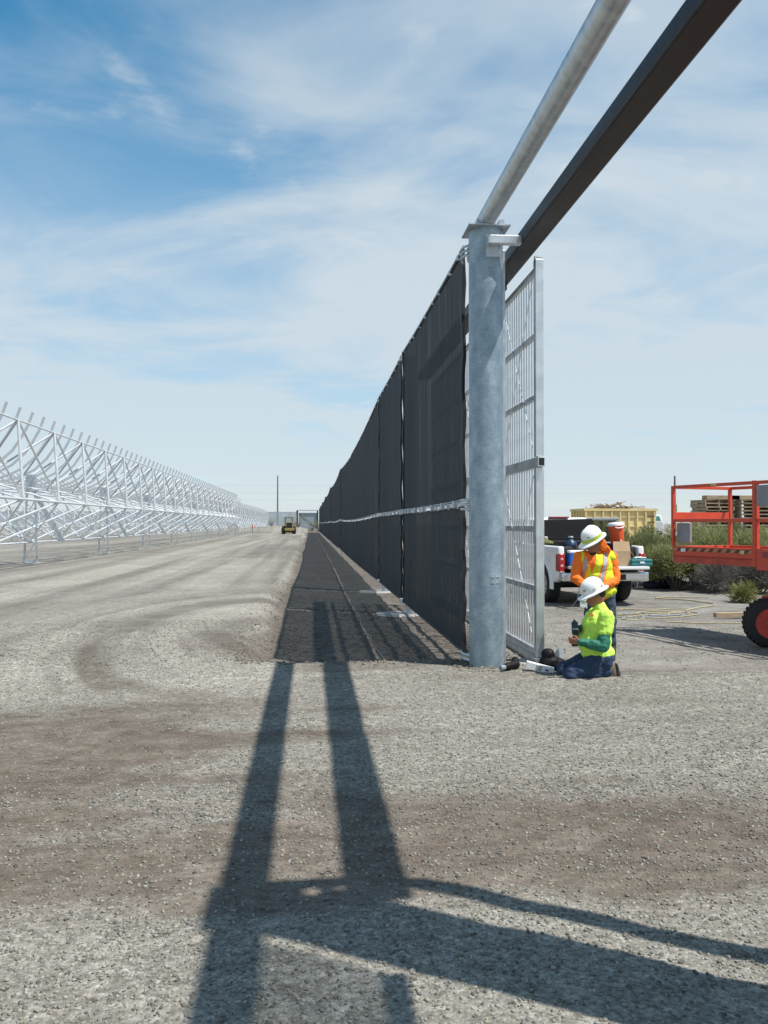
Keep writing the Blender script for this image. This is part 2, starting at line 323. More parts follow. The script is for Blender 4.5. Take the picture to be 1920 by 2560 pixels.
def ground():
    xs = grid_lines(-7.5, 7.5, .065, -6000, 6000, 1.09); ys = grid_lines(2.2, 15.5, .055, -40, 9000, 1.032)
    X, Y = np.meshgrid(xs, ys); Z = gh(X, Y); nx, ny = len(xs), len(ys)
    v = np.stack([X, Y, Z], -1).reshape(-1, 3)
    i = np.arange(nx - 1)[None, :] + np.arange(ny - 1)[:, None] * nx
    f = np.stack([i, i + 1, i + 1 + nx, i + nx], -1).reshape(-1, 4)
    me = bpy.data.meshes.new('ground'); me.vertices.add(len(v)); me.vertices.foreach_set('co', v.ravel())
    me.loops.add(f.size); me.loops.foreach_set('vertex_index', f.ravel().astype(np.int32)); me.polygons.add(len(f))
    me.polygons.foreach_set('loop_start', np.arange(0, f.size, 4, dtype=np.int32)); me.polygons.foreach_set('loop_total', np.full(len(f), 4, np.int32))
    me.update(calc_edges=True); me.polygons.foreach_set('use_smooth', np.ones(len(f), bool))
    trk = .5 + .5 * streak(X, Y) * (1 - strip_mask(X, Y)) * (1 - sst(X, 2.6, 3.4) * sst(Y, 9.3, 9.8)) * (.15 + .85 * np.maximum(sst(Y, 9.0, 11.5), ringmask(X, Y)))
    for nm, arr in (('track', trk), ('gravel', gmask(X, Y)), ('soil', strip_mask(X, Y)), ('yard', np.maximum(sst(X, 2.5, 3.2) * sst(Y, 9.3, 10), sst(Y, 10.5, 14)))):
        a = me.attributes.new(nm, 'FLOAT', 'POINT'); a.data.foreach_set('value', arr.ravel().astype(np.float32))
    m, nt, b = nodes('gravel_and_dirt'); N = nt.nodes; L = nt.links
    def at(n): t = N.new('ShaderNodeAttribute'); t.attribute_name = n; return t.outputs['Fac']
    geo = N.new('ShaderNodeNewGeometry')
    def ns(sc, det, st=(1, 1, 1), rough=.6):
        mp = N.new('ShaderNodeMapping'); mp.inputs['Scale'].default_value = st; L.new(geo.outputs['Position'], mp.inputs[0])
        t = N.new('ShaderNodeTexNoise'); t.inputs['Scale'].default_value = sc; t.inputs['Detail'].default_value = det; t.inputs['Roughness'].default_value = rough; L.new(mp.outputs[0], t.inputs[0]); return t.outputs[0]
    def ramp(f, stops):
        r = N.new('ShaderNodeValToRGB'); L.new(f, r.inputs[0]); e = r.color_ramp.elements
        e[0].position, e[0].color = stops[0][0], (*stops[0][1], 1); e[1].position, e[1].color = stops[-1][0], (*stops[-1][1], 1)
        for p, c in stops[1:-1]: k = e.new(p); k.color = (*c, 1)
        return r.outputs[0]
    def mixc(f, a, c):
        x = N.new('ShaderNodeMix'); x.data_type = 'RGBA'; L.new(f, x.inputs[0]); L.new(a, x.inputs[6]); L.new(c, x.inputs[7]); return x.outputs[2]
    vo = N.new('ShaderNodeTexVoronoi'); vo.inputs['Scale'].default_value = 62; L.new(geo.outputs['Position'], vo.inputs['Vector'])
    vb = N.new('ShaderNodeSeparateColor'); L.new(vo.outputs['Color'], vb.inputs[0])
    vo2 = N.new('ShaderNodeTexVoronoi'); vo2.inputs['Scale'].default_value = 22; L.new(geo.outputs['Position'], vo2.inputs['Vector'])
    vb2 = N.new('ShaderNodeSeparateColor'); L.new(vo2.outputs['Color'], vb2.inputs[0])
    av = N.new('ShaderNodeMath'); av.operation = 'MULTIPLY_ADD'; L.new(vb2.outputs[0], av.inputs[0]); av.inputs[1].default_value = .35
    av2 = N.new('ShaderNodeMath'); av2.operation = 'MULTIPLY'; L.new(vb.outputs[0], av2.inputs[0]); av2.inputs[1].default_value = .65; L.new(av2.outputs[0], av.inputs[2])
    grav = ramp(av.outputs[0], [(.0, (.122, .112, .093)), (.3, (.192, .181, .156)), (.6, (.25, .238, .208)), (.85, (.32, .306, .272)), (1, (.395, .38, .345))])
    dirt = ramp(ns(3.2, 9, (1, 1.6, 1), .68), [(.3, (.09, .073, .058)), (.5, (.14, .116, .094)), (.7, (.20, .172, .145))])
    soil = ramp(ns(5, 9, (1, 1, 1), .7), [(.3, (.075, .066, .057)), (.5, (.125, .11, .095)), (.72, (.185, .165, .145))])
    yard = ramp(ns(1.3, 10, (1, 1.4, 1), .68), [(.3, (.15, .14, .125)), (.5, (.215, .204, .185)), (.72, (.275, .264, .243))])
    base = mixc(at('yard'), dirt, yard); base = mixc(at('soil'), base, soil)
    cl = ns(9, 6, (1, 1.5, 1)); ga = N.new('ShaderNodeMath'); ga.operation = 'MULTIPLY_ADD'; L.new(cl, ga.inputs[0]); ga.inputs[1].default_value = 1.1; L.new(at('gravel'), ga.inputs[2])
    gm = N.new('ShaderNodeMapRange'); gm.interpolation_type = 'SMOOTHSTEP'; L.new(ga.outputs[0], gm.inputs[0]); gm.inputs[1].default_value = .68; gm.inputs[2].default_value = 1.5
    col = mixc(gm.outputs[0], base, grav)
    big = ramp(ns(.22, 5, (1, 1.8, 1)), [(.3, (.84, .83, .81)), (.7, (1.12, 1.12, 1.12))])
    mu = N.new('ShaderNodeMix'); mu.data_type = 'RGBA'; mu.blend_type = 'MULTIPLY'; mu.inputs[0].default_value = 1; L.new(col, mu.inputs[6]); L.new(big, mu.inputs[7])
    tk = ramp(at('track'), [(.1, (.74, .725, .70)), (.5, (.96, .955, .945)), (.9, (1.18, 1.18, 1.17))])
    mk = N.new('ShaderNodeMix'); mk.data_type = 'RGBA'; mk.blend_type = 'MULTIPLY'; mk.inputs[0].default_value = 1; L.new(mu.outputs[2], mk.inputs[6]); L.new(tk, mk.inputs[7])
    gr1 = ramp(ns(30, 5, (1, 1, 1), .8), [(.34, (.66, .655, .645)), (.5, (.99, .99, .985)), (.68, (1.38, 1.38, 1.37))]); gr2 = ramp(ns(4.5, 8, (1, 1.3, 1), .78), [(.33, (.76, .75, .735)), (.5, (1, 1, 1)), (.68, (1.2, 1.2, 1.2))])
    m1 = N.new('ShaderNodeMix'); m1.data_type = 'RGBA'; m1.blend_type = 'MULTIPLY'; m1.inputs[0].default_value = .85; L.new(mk.outputs[2], m1.inputs[6]); L.new(gr1, m1.inputs[7])
    m2 = N.new('ShaderNodeMix'); m2.data_type = 'RGBA'; m2.blend_type = 'MULTIPLY'; m2.inputs[0].default_value = .9; L.new(m1.outputs[2], m2.inputs[6]); L.new(gr2, m2.inputs[7])
    L.new(m2.outputs[2], b.inputs['Base Color']); b.inputs['Roughness'].default_value = .93; b.inputs['Specular IOR Level'].default_value = .2
    hm = N.new('ShaderNodeMath'); hm.operation = 'MULTIPLY_ADD'; L.new(vo.outputs['Distance'], hm.inputs[0]); hm.inputs[1].default_value = -1.2; L.new(ns(15, 9, (1, 1, 1), .72), hm.inputs[2])
    bp = N.new('ShaderNodeBump'); bp.inputs['Strength'].default_value = .5; bp.inputs['Distance'].default_value = .011; L.new(hm.outputs[0], bp.inputs['Height']); L.new(bp.outputs[0], b.inputs['Normal'])
    me.materials.append(m); o = bpy.data.objects.new('ground', me); COL.objects.link(o); tag(o, 'pale grey gravel and brown dirt covering the whole site', 'ground', kind='structure')
ground()

def gravel():
    # loose stones, thicker where the ground is gravel; real stones, too many to count
    T = (1 + 5 ** .5) / 2
    iv = np.array([(-1, T, 0), (1, T, 0), (-1, -T, 0), (1, -T, 0), (0, -1, T), (0, 1, T), (0, -1, -T), (0, 1, -T), (T, 0, -1), (T, 0, 1), (-T, 0, -1), (-T, 0, 1)]) / math.sqrt(1 + T * T)
    fi = np.array([(0, 11, 5), (0, 5, 1), (0, 1, 7), (0, 7, 10), (0, 10, 11), (1, 5, 9), (5, 11, 4), (11, 10, 2), (10, 7, 6), (7, 1, 8), (3, 9, 4), (3, 4, 2), (3, 2, 6), (3, 6, 8), (3, 8, 9), (4, 9, 5), (2, 4, 11), (6, 2, 10), (8, 6, 7), (9, 8, 1)])
    P = []; SZ = []
    for y0, y1, n, smin, smax in ((2.3, 3.0, 8500, .0020, .0118), (3.0, 4.0, 15000, .0022, .0122), (4.0, 5.5, 21000, .0025, .013), (5.5, 7.5, 24000, .0032, .0125), (7.5, 10.3, 20000, .004, .0125), (10.3, 15, 12000, .006, .017)):
        y = RNG.uniform(y0, y1, n * 3); x0 = -.40 * y - .5; x1 = .62 * y + .4; x = x0 + (x1 - x0) * RNG.random(n * 3)
        g = gmask(x, y); p = .20 + .22 * (y < 6) + .7 * sst(g, .2, .85); p = p * (1 - .75 * strip_mask(x, y)) * (1 - .6 * sst(x, 2.6, 3.4) * sst(y, 9.3, 9.8))
        k = np.flatnonzero(RNG.random(n * 3) < p)[:n]; x, y = x[k], y[k]
        s = smin + (smax - smin) * RNG.random(len(k)) ** 3.0; P.append(np.stack([x, y, gh(x, y) + s * .15], -1)); SZ.append(s)
    nb = sum(len(q) for q in P)
    def clods(x, y, s0, s1): s = s0 + (s1 - s0) * RNG.random(len(x)) ** 2.2; P.append(np.stack([x, y, gh(x, y) + s * .2], -1)); SZ.append(s)
    a = RNG.uniform(0, 2 * PI, 260); rr = .2 + .3 * RNG.random(260) ** 2; clods(2.105 + rr * np.cos(a), 9.95 + rr * np.sin(a), .006, .028)
    clods(RNG.uniform(-.9, 2.0, 1500), 10.62 + .22 * RNG.normal(size=1500), .006, .03)
    yb = 10.5 + 16 * RNG.random(1500) ** 1.4; clods(-.72 + .2 * RNG.normal(size=1500), yb, .006, .024)
    clods(RNG.uniform(-.4, 1.8, 2600), 10.7 + 9 * RNG.random(2600) ** 1.4, .006, .028)
    clods(RNG.uniform(2.4, 7.5, 1500), 9.6 + 9 * RNG.random(1500) ** 1.3, .004, .018)
    P = np.concatenate(P); SZ = np.concatenate(SZ); n = len(P)
    q = RNG.normal(size=(n, 4)); q /= np.linalg.norm(q, axis=1)[:, None]; w, a, b_, c = q.T
    M = np.stack([1 - 2 * (b_ * b_ + c * c), 2 * (a * b_ - c * w), 2 * (a * c + b_ * w), 2 * (a * b_ + c * w), 1 - 2 * (a * a + c * c), 2 * (b_ * c - a * w), 2 * (a * c - b_ * w), 2 * (b_ * c + a * w), 1 - 2 * (a * a + b_ * b_)], -1).reshape(n, 3, 3)
    loc = iv[None] * RNG.uniform(.68, 1.25, (n, 12, 1)) * np.stack([RNG.uniform(.9, 1.4, n), RNG.uniform(.75, 1.1, n), RNG.uniform(.5, .85, n)], -1)[:, None, :]
    v = np.einsum('nij,nkj->nki', M, loc); v[:, :, 2] *= .72; v = v * SZ[:, None, None] + P[:, None, :]
    f = (fi[None] + (np.arange(n) * 12)[:, None, None]).reshape(-1, 3)
    me = bpy.data.meshes.new('gravel'); me.vertices.add(n * 12); me.vertices.foreach_set('co', v.ravel()); me.loops.add(f.size); me.loops.foreach_set('vertex_index', f.ravel().astype(np.int32))
    me.polygons.add(len(f)); me.polygons.foreach_set('loop_start', np.arange(0, f.size, 3, dtype=np.int32)); me.polygons.foreach_set('loop_total', np.full(len(f), 3, np.int32)); me.update(calc_edges=True)
    t = np.clip(RNG.beta(2.2, 2.0, n), .1, 1); wm = RNG.uniform(-.5, 1, n)
    gd = .82 + .18 * sst(gmask(P[:, 0], P[:, 1]), .1, .8); t = t * gd
    colr = np.stack([.045 + .30 * t + .025 * wm * t, .044 + .288 * t, .040 + .25 * t - .04 * wm * t, np.ones(n)], -1)
    dk = RNG.uniform(.8, 1.6, (n - nb, 1)); colr[nb:, :3] = np.array([[.135, .117, .098]]) * dk
    ca = me.color_attributes.new('tone', 'FLOAT_COLOR', 'POINT'); ca.data.foreach_set('color', np.repeat(colr, 12, 0).ravel().astype(np.float32))
    m, nt, b = nodes('gravel_stone'); at = nt.nodes.new('ShaderNodeAttribute'); at.attribute_name = 'tone'; nt.links.new(at.outputs['Color'], b.inputs['Base Color']); b.inputs['Roughness'].default_value = .85
    me.materials.append(m); o = bpy.data.objects.new('gravel', me); COL.objects.link(o); tag(o, 'loose grey and tan gravel stones scattered over the dirt', 'gravel', kind='stuff')
gravel()
# ------------------------------------------------------------------ gate portal (two posts and the header pipe)
PX, PY, PR = 2.105, 9.95, .206; NY = 2.40           # near (off-frame) post stands at NY
def portal():
    t = thing('gate_portal', 'tall galvanized round steel gate post carrying a long overhead pipe', 'gate portal', (PX, PY, 0))
    for dy in (0, NY - PY):
        zb = -.35
        MB().cyl((0, dy, zb), (0, dy, 5.225), PR, n=40).build('post', GALV_P, t, smooth=True)
        c_ = .25 if dy == 0 else .215; MB().box(-c_, c_, dy - c_, dy + c_, 5.226, 5.242).build('cap_plate', GALV, t)
        MB().box(.2, .262, dy + .10, dy + .20, -.2, 5.05).build('side_bar', GALV, t, bevel=.006)
    MB().cyl((-.005, -PY - 4.0, 5.352), (-.005, .22, 5.352), .108, n=32).build('header_pipe', GALV, t, smooth=True)
    for dy in (-.02,):
        MB().box(-.13, -.07, dy - .1, dy + .12, 5.243, 5.34).build('saddle', GALV, t)
        MB().box(.14, .20, dy - .1, dy + .12, 5.243, 5.34).build('saddle', GALV, t)
    for dy in (0, NY - PY):
        s = -1 if dy == 0 else -1
        o_ = dy - PR - .10 if dy == 0 else dy + PR + .005
        MB().box(-.03, .365, o_, o_ + .095, 4.995, 5.09).build('bracket_arm', GALV_L, t, bevel=.004)
        if dy == 0: MB().box(-.04, .12, dy - PR - .004, dy - PR + .03, 4.86, 5.13).build('weld_plate', GALV, t)
    # welded number on the post
    cu = bpy.data.curves.new('num', 'FONT'); cu.body = '22'; cu.size = .125; cu.extrude = .004; cu.offset = -.003
    to = bpy.data.objects.new('num', cu); COL.objects.link(to); dg = bpy.context.evaluated_depsgraph_get(); me = bpy.data.meshes.new_from_object(to.evaluated_get(dg)); bpy.data.objects.remove(to)
    for v in me.vertices:
        a = (v.co.x + .005) / PR; r = PR + .003 + v.co.z; v.co = (r * math.sin(a), -r * math.cos(a), v.co.y + 1.0)
    me.materials.clear(); me.materials.append(GALV_L); o = bpy.data.objects.new('weld_number', me); COL.objects.link(o); o.parent = t
    f = thing('concrete_footing', 'concrete pad under the gate post with the welded number', 'footing', (2.01, PY + .15, 0))
    MB().lathe([(0, -.5), (.5, -.5), (.5, -.10), (.47, -.085), (0, -.08)], n=28).build('pad', CONC, f, smooth=True)
    b = thing('track_beam', 'dark mill-scale steel beam running overhead beside the galvanized pipe', 'beam', (2.6, 0, 0))
    MB().box(-.128, .128, NY + .05, 19.2, 5.012, 5.185).build('beam_tube', RUSTB, b, bevel=.022)
    tr = MB().box(-.1, .1, 11.35, 12.0, 4.93, 5.008); tr.build('trolley', BLACKM, b, bevel=.01)
    MB().cyl((-.07, 11.5, 4.92), (.07, 11.5, 4.92), .05, n=14).build('roller', BLACKM, b, smooth=True)
    MB().cyl((-.07, 11.85, 4.92), (.07, 11.85, 4.92), .05, n=14).build('roller', BLACKM, b, smooth=True)
    g = thing('guide_post', 'slim galvanized upright hanging from the near end of the overhead beam', 'guide post', (2.74, NY + .24, 0))
    MB().box(-.05, .05, -.05, .05, -.2, 5.0).build('upright', GALV, g)
    MB().box(-.1, .1, -.1, .1, -.03, .0).build('base_plate', GALV, g)
portal()
def gate():
    g = thing('sliding_gate', 'galvanized sliding gate of close vertical pickets hanging from the dark beam', 'gate', (2.8, 10.12, 0))
    step = 1.8; n = 5; LEN = step * n
    for i in range(n + 1):
        y = i * step; w = .05 if i in (0,) else .03
        if i == 0:
            MB().box(-.05, .052, -.05, .055, 2.53, 4.96).build('end_post', GALV_L, g, bevel=.006)
            MB().box(-.05, .052, -.05, .055, .075, 2.395).build('end_post', GALV_L, g, bevel=.006)
            MB().box(-.045, .0, .0, .045, 4.965, 5.012).build('hanger', GALV, g)
            MB().box(-.03, .045, -.045, .03, 4.962, 4.975).build('cap', BLACKM, g)
            MB().box(-.06, .055, -.055, .06, -.14, .05).build('foot_stub', GALV, g, bevel=.01)
            MB().box(-.085, .08, -.08, .085, .052, .066).build('foot_flange', GALV_L, g)
        else:
            MB().box(-.03, .03, y - .03, y + .03, .12, 4.9).build('upright', GALV_L, g)
    MB().box(-.045, .045, -.12, LEN, 2.40, 2.52).build('middle_beam', GALV_L, g, bevel=.004)
    MB().box(-.033, .033, -.1235, -.121, 2.415, 2.505).build('mouth_shade', BLACKM, g)  # black plate paints the shade inside the open beam end
    rails = [('top_rail', 4.86, .07), ('rail', 4.05, .055), ('rail', 3.28, .055), ('rail', 1.64, .07), ('rail', .90, .07), ('bottom_rail', .125, .06)]
    for nm, z, h in rails: MB().box(-.025, .025, .057, LEN, z - h / 2, z + h / 2).build(nm, GALV_L, g)
    MB().box(-.055, .045, .07, LEN, -.02, .075).build('bottom_channel', GALV, g)
    me = None
    for i in range(n):
        for k in range(13):
            y = i * step + .13 + k * (step - .12) / 13
            if i == 0 and y < .08: continue
            for z0, z1 in ((2.52, 4.84), (.14, 2.40)):
                key = 'u' if z0 > 1 else 'l'
                o = PICK.get(key)
                if o is None:
                    mb = MB().cyl((.02, 0, z0), (.02, 0, z1), .0135, n=8); o = mb.build('picket', GALV_L, g, smooth=True); PICK[key] = o; o.location = (0, y, 0)
                else:
                    c = o.copy(); COL.objects.link(c); c.parent = g; c.location = (0, y, 0)
        for (za, zb) in ((4.8, 2.6), (2.6, 4.8), (2.3, .2), (.2, 2.3)):
            MB().cyl((-.034, i * step + .12, za), (-.034, (i + 1) * step - .06, zb), .006, n=6).build('tension_rod', GALV_L, g, smooth=True)
    f = thing('concrete_footing', 'broken concrete slab lying under the gate guide foot', 'footing', (2.62, 10.25, -.02))
    MB().prism([(-.42, -.1, -.12), (-.3, -.3, -.12), (.15, -.36, -.12), (.36, -.2, -.12), (.25, .2, -.12), (-.25, .3, -.12)], (0, 0, .14)).build('slab', CONC, f, bevel=.02)
PICK = {}
gate()

# ------------------------------------------------------------------ wind screen fence
FX = 1.93
POSTS = [17.5, 23.45, 54.2, 81.5, 108.5, 135.5, 162.5, 187.0]
ENDS = [10.42] + POSTS
def sag(y, a, b, amt): t = (y - a) / (b - a); return -4 * amt * t * (1 - t)
def sheet(y0, y1, zl, zu, ny, nz, amp, seed, fold=1.0):
    rs = np.random.default_rng(seed); u = np.linspace(0, 1, ny); w = np.linspace(0, 1, nz); Yg, Wg = np.meshgrid(y0 + (y1 - y0) * u, w, indexing='ij')
    zlo = np.array([zl(y) for y in y0 + (y1 - y0) * u])[:, None]; zup = np.array([zu(y) for y in y0 + (y1 - y0) * u])[:, None]; Z = zlo + (zup - zlo) * Wg
    env = np.sin(PI * np.clip(np.minimum(Wg, 1 - Wg) * 3, 0, .5))
    X = amp * (fbm(Yg * 1.6 + seed, Z * .22 + seed, 3) - .5) * 2.2 * (.35 + env) + amp * .5 * (fbm(Yg * 7 + seed, Z * .4, 2) - .5) * (.6 + .8 * Wg) + .05 * (fbm(Yg * .25 + seed, Z * .1, 2) - .5)
    v = np.stack([X, Yg, Z], -1).reshape(-1, 3); i = np.arange(ny - 1)[:, None] * nz + np.arange(nz - 1)[None]
    f = np.stack([i, i + nz, i + nz + 1, i + 1], -1).reshape(-1, 4)
    m = MB(); m.v = [tuple(p) for p in v]; m.f = [tuple(int(q) for q in t) for t in f]; return m
def fence():
    for i in range(len(ENDS) - 1):
        a, b = ENDS[i], ENDS[i + 1]; L = b - a; y0 = a + (.02 if i == 0 else .22 if i == 1 else .12); y1 = b - (.14 if i < 2 else .12)
        sg = .02 if i < 2 else .2
        top = lambda y: 5.17 + (.10 if i == 0 else .08) * min(1, (y - 10) / 8) + sag(y, a, b, sg * 1.5) - .05 * (y > 40)
        mid = lambda y: 1.955 + sag(y, a, b, sg * .55)
        bot = lambda y: .09 + sag(y, a, b, sg * .25)
        lab = ['dark screen panel closest to the big galvanized gate post', 'short dark screen panel second from the gate post', 'long dark screen panel third from the gate post', 'dark screen panel fourth from the gate post, dipping in its middle'] + ['small distant dark screen panel, %s from the gate post' % ORD[k] for k in range(4, 10)]
        t = thing('wind_screen', lab[i], 'screen panel', (FX, 0, 0), group='panels of the tall dark screen fence')
        ny = 90 if i == 0 else 60 if i < 3 else 34; nz = 26 if i < 3 else 14
        amp = .012 if i < 2 else .03
        up = sheet(y0, y1, lambda y: mid(y) + .03, top, ny, nz, amp, 3 + i).build('upper_sheet', SCREEN, t, smooth=True, fix=False)
        lo = sheet(y0, y1, bot, lambda y: mid(y) - .03, ny, nz, amp, 13 + i).build('lower_sheet', SCREEN, t, smooth=True, fix=False)
        # doubled, hemmed edges
        hw = .16 if i < 2 else .3
        for (ya, yb) in ((y0, y0 + hw), (y1 - hw * .8, y1)):
            m = MB(); ym = (ya + yb) / 2
            for za, zb in ((mid(ym) + .05, top(ym) + .02), (bot(ym) - .02, mid(ym) - .04)):
                k = 14
                pts = [(-.022 + .012 * math.sin(j * 1.7 + i), ya + .007 * math.sin(j * 2.3), za + (zb - za) * j / k) for j in range(k + 1)]; pts2 = [(p[0] - .006 * math.cos(j), yb + .01 * math.sin(j * 1.9 + 1), p[2]) for j, p in enumerate(pts)]
                q = [(p[0] + .04, p[1], p[2]) for p in pts]; q2 = [(p[0] + .04, p[1], p[2]) for p in pts2]
                n = k + 1; m.add(pts + pts2 + q + q2, [(j, j + 1, n + j + 1, n + j) for j in range(k)] + [(2 * n + j, 3 * n + j, 3 * n + j + 1, 2 * n + j + 1) for j in range(k)] + [(j, 2 * n + j, 2 * n + j + 1, j + 1) for j in range(k)] + [(n + j, n + j + 1, 3 * n + j + 1, 3 * n + j) for j in range(k)])
            m.build('edge_hem', HEM, t)
        for nm, fz, r in (('top_hem', lambda y: top(y) - .01, .018), ('bottom_hem', lambda y: bot(y), .014)):
            MB().tube([(-.005, y0 + (y1 - y0) * j / 16, fz(y0 + (y1 - y0) * j / 16)) for j in range(17)], r, 6).build(nm, HEM, t, smooth=True)
        if i < 4:                                             # bright ties along the cables
            nt_ = 9 if i == 0 else 6 if i == 1 else 12; base = None
            for j in range(nt_):
                y = y0 + (y1 - y0) * (j + .5) / nt_
                for zf in (top, mid):
                    z = zf(y)
                    if base is None: base = MB().box(-.03, .02, -.012, .012, -.05, .02).build('cable_tie', GALV, t, bevel=.004); o = base
                    else: o = base.copy(); COL.objects.link(o); o.parent = t
                    o.location = (-.012, y + random.uniform(-.2, .2), z); o.rotation_euler = (random.uniform(-.3, .3), random.uniform(-.2, .2), random.uniform(-.4, .4))
        # cables of this bay
        c = thing('tension_cable', ['bright cable bundle along the middle of the closest screen panel', 'bright cable bundle along the middle of the short second screen panel', 'bright sagging cable bundle across the long third screen panel', 'thin sagging cable bundle across the fourth screen panel'][i] if i < 4 else 'faint far cable line across the %s screen panel from the gate post' % ORD[i], 'cable', (FX, 0, 0), group='cables holding the screen fence')
        for k, (dx, dz) in enumerate(((-.05, .05), (-.058, .01), (-.05, -.04))):
            MB().tube([(dx, a + L * j / 20, mid(a + L * j / 20) + dz * .8) for j in range(21)], .0075 if i < 2 else .010, 6).build('strand', GALV, c, smooth=True)
        MB().tube([(-.01, a + L * j / 20, top(a + L * j / 20) + .03) for j in range(21)], .013, 6).build('top_strand', GALV, c, smooth=True)
        if i < 3:
            for j in range(7 if i == 0 else 5):
                y = a + L * (j + .4) / 7; MB().box(-.085, -.03, y - .03, y + .03, mid(y) - .05, mid(y) + .05).build('cable_clamp', GALV, c, bevel=.008)
    for k, y in enumerate(POSTS):
        r = .11; lab = 'galvanized fence post at the far edge of the %s screen panel' % ORD[k]
        p = thing('fence_post', lab, 'post', (2.1, y, 0), group='posts behind the screen fence')
        MB().cyl((0, 0, -.5), (0, 0, 5.2), r, n=18).build('pipe', GALV, p, smooth=True)
        MB().box(-.1, .1, -.1, .1, 5.2, 5.215).build('cap', GALV, p)
        for z in (1.94, 5.17, .1):
            MB().box(-.24, -.1, -.06, .06, z - .05, z + .05).build('cable_clamp', GALV, p, bevel=.01)
        if k < 2:
            f = thing('concrete_footing', ['round concrete footing under the post after the closest screen panel', 'round concrete footing under the post after the short second panel'][k], 'footing', (1.86, y + .1, 0))
            MB().lathe([(0, -.6), (.52, -.6), (.52, -.2), (.49, -.18), (0, -.175)], n=30).build('pad', CONC, f, smooth=True)
    # half-hoisted screen beyond the near gate post, behind the photographer
    t = thing('wind_screen', 'half-raised screen beyond the frame whose faint shadow crosses the bottom gravel', 'screen panel', (FX, 0, 0), group='panels of the tall dark screen fence')
    sheet(-5.0, 2.2, lambda y: 3.62, lambda y: 5.2, 40, 14, .012, 77).build('upper_sheet', SCREEN2, t, smooth=True, fix=False)
    MB().tube([(0, -5 + 7.2 * j / 10, 3.6) for j in range(11)], .05, 8).build('rolled_edge', HEM, t, smooth=True)
    # hooks tying the cables round the gate post
    h = thing('post_hooks', 'stacked steel hook bolts tying the screen cables to the gate post', 'hooks', (PX, PY, 0))
    for z0, n in ((5.0, 3), (1.93, 3), (.07, 2)):
        for k in range(n):
            z = z0 - .055 * k + .06
            MB().tube([(-.25 + .03 * math.sin(k), .34, z), (-.265, .2, z), (-.255, .08, z), (-.19, -.01, z), (-.195, .12, z - .012), (-.16, .25, z - .01)], .017, 8).build('hook_bolt', GALV, h, smooth=True)
    MB().tube([(1.0 + .03 * math.sin(y * .7) + .02 * math.sin(y * 2.3), y, float(gh(1.0, y)) + .012) for y in np.arange(11.0, 26, .4)], .005, 6).build('x', HOSEG)
    o = COL.objects[-1] if False else bpy.data.objects['x']; o.name = 'layout_cord'; tag(o, 'pale cord lying straight along the dug strip beside the screen', 'cord')
fence()

# ------------------------------------------------------------------ parabolic trough frames
CURVE = [(1.1, 6.1), (.9, 5.55), (.62, 5.04), (.33, 4.6), (-.2, 4.1), (-.65, 3.86), (-1.1, 3.68), (-2, 3.52), (-3, 3.62), (-4, 4.0), (-4.8, 4.6)]
MODL = 12.9
def module(tilt=0.0):
    t = thing('parabolic_trough', 'x', 'trough frame')
    A = (1.5, 5.45); B = (1.7, 2.6); C = (-.2, .9); D = (-.75, 3.35); E = (-3.3, 3.35)
    if tilt: A = (1.35, 4.75); B = (1.7, 3.0); C = (1.5, 1.15)
    P = lambda q, y: (q[0], y, q[1])
    def rod(nm, p, q, r, m=GALV_T): return MB().cyl(p, q, r, n=7).build(nm, m, t, smooth=True)
    for q, r in ((A, .04), (B, .055), (C, .045), (D, .04), (E, .035), ((.55, 2.95), .035)): rod('chord', P(q, 0), P(q, MODL), r)
    ribs = []
    for k in range(9):
        y = MODL / 9 * (k + .5)
        if not ribs:
            m = MB(); vs = []; n = len(CURVE)
            cv = [(c[0], c[1] * (.82 if tilt else 1)) for c in CURVE]
            for i in range(n):
                d = Vector((cv[min(i + 1, n - 1)][0] - cv[max(i - 1, 0)][0], cv[min(i + 1, n - 1)][1] - cv[max(i - 1, 0)][1])).normalized(); nn = Vector((-d.y, d.x)) * .045
                for yy in (-.025, .025):
                    for s in (-1, 1): vs.append((cv[i][0] + nn.x * s, yy, cv[i][1] + nn.y * s))
            fs = [tuple(range(3, -1, -1))][:0]
            for i in range(n - 1):
                o = i * 4; w = o + 4; fs += [(o, o + 1, w + 1, w), (o + 2, w + 2, w + 3, o + 3), (o, w, w + 2, o + 2), (o + 1, o + 3, w + 3, w + 1)]
            m.add(vs, fs); ob = m.build('rib', RIBM, t, smooth=False); ribs.append(ob); ob.location = (0, y, 0)
        else: ob = ribs[0].copy(); COL.objects.link(ob); ob.parent = t; ob.location = (0, y, 0)
    s = MODL / 3
    for k in range(3):
        y = s * (k + .5)
        rod('strut', P(A, y), P(B, y), .058)
        rod('brace', P(A, y), P(B, y + s), .042); rod('brace', P(A, y), P(D, y + s * .5), .04, RIBM); rod('brace', P(A, y), P(D, y - s * .5), .04, RIBM)
        rod('lower_brace', P(B, y), P(C, y - s * 1.5), .042); rod('lower_brace', P(B, y), P(C, y + s * .5), .038)
        rod('inner_brace', P(C, y + s * .5), P(D, y), .036); rod('inner_brace', P(C, y + s * .5), P(E, y + s), .036); rod('inner_brace', P(D, y), P(E, y + s * .5), .034); rod('cross_strut', P(B, y), P(D, y), .036); rod('inner_brace', P(C, y + s * .5), P(E, y), .034)
    return t
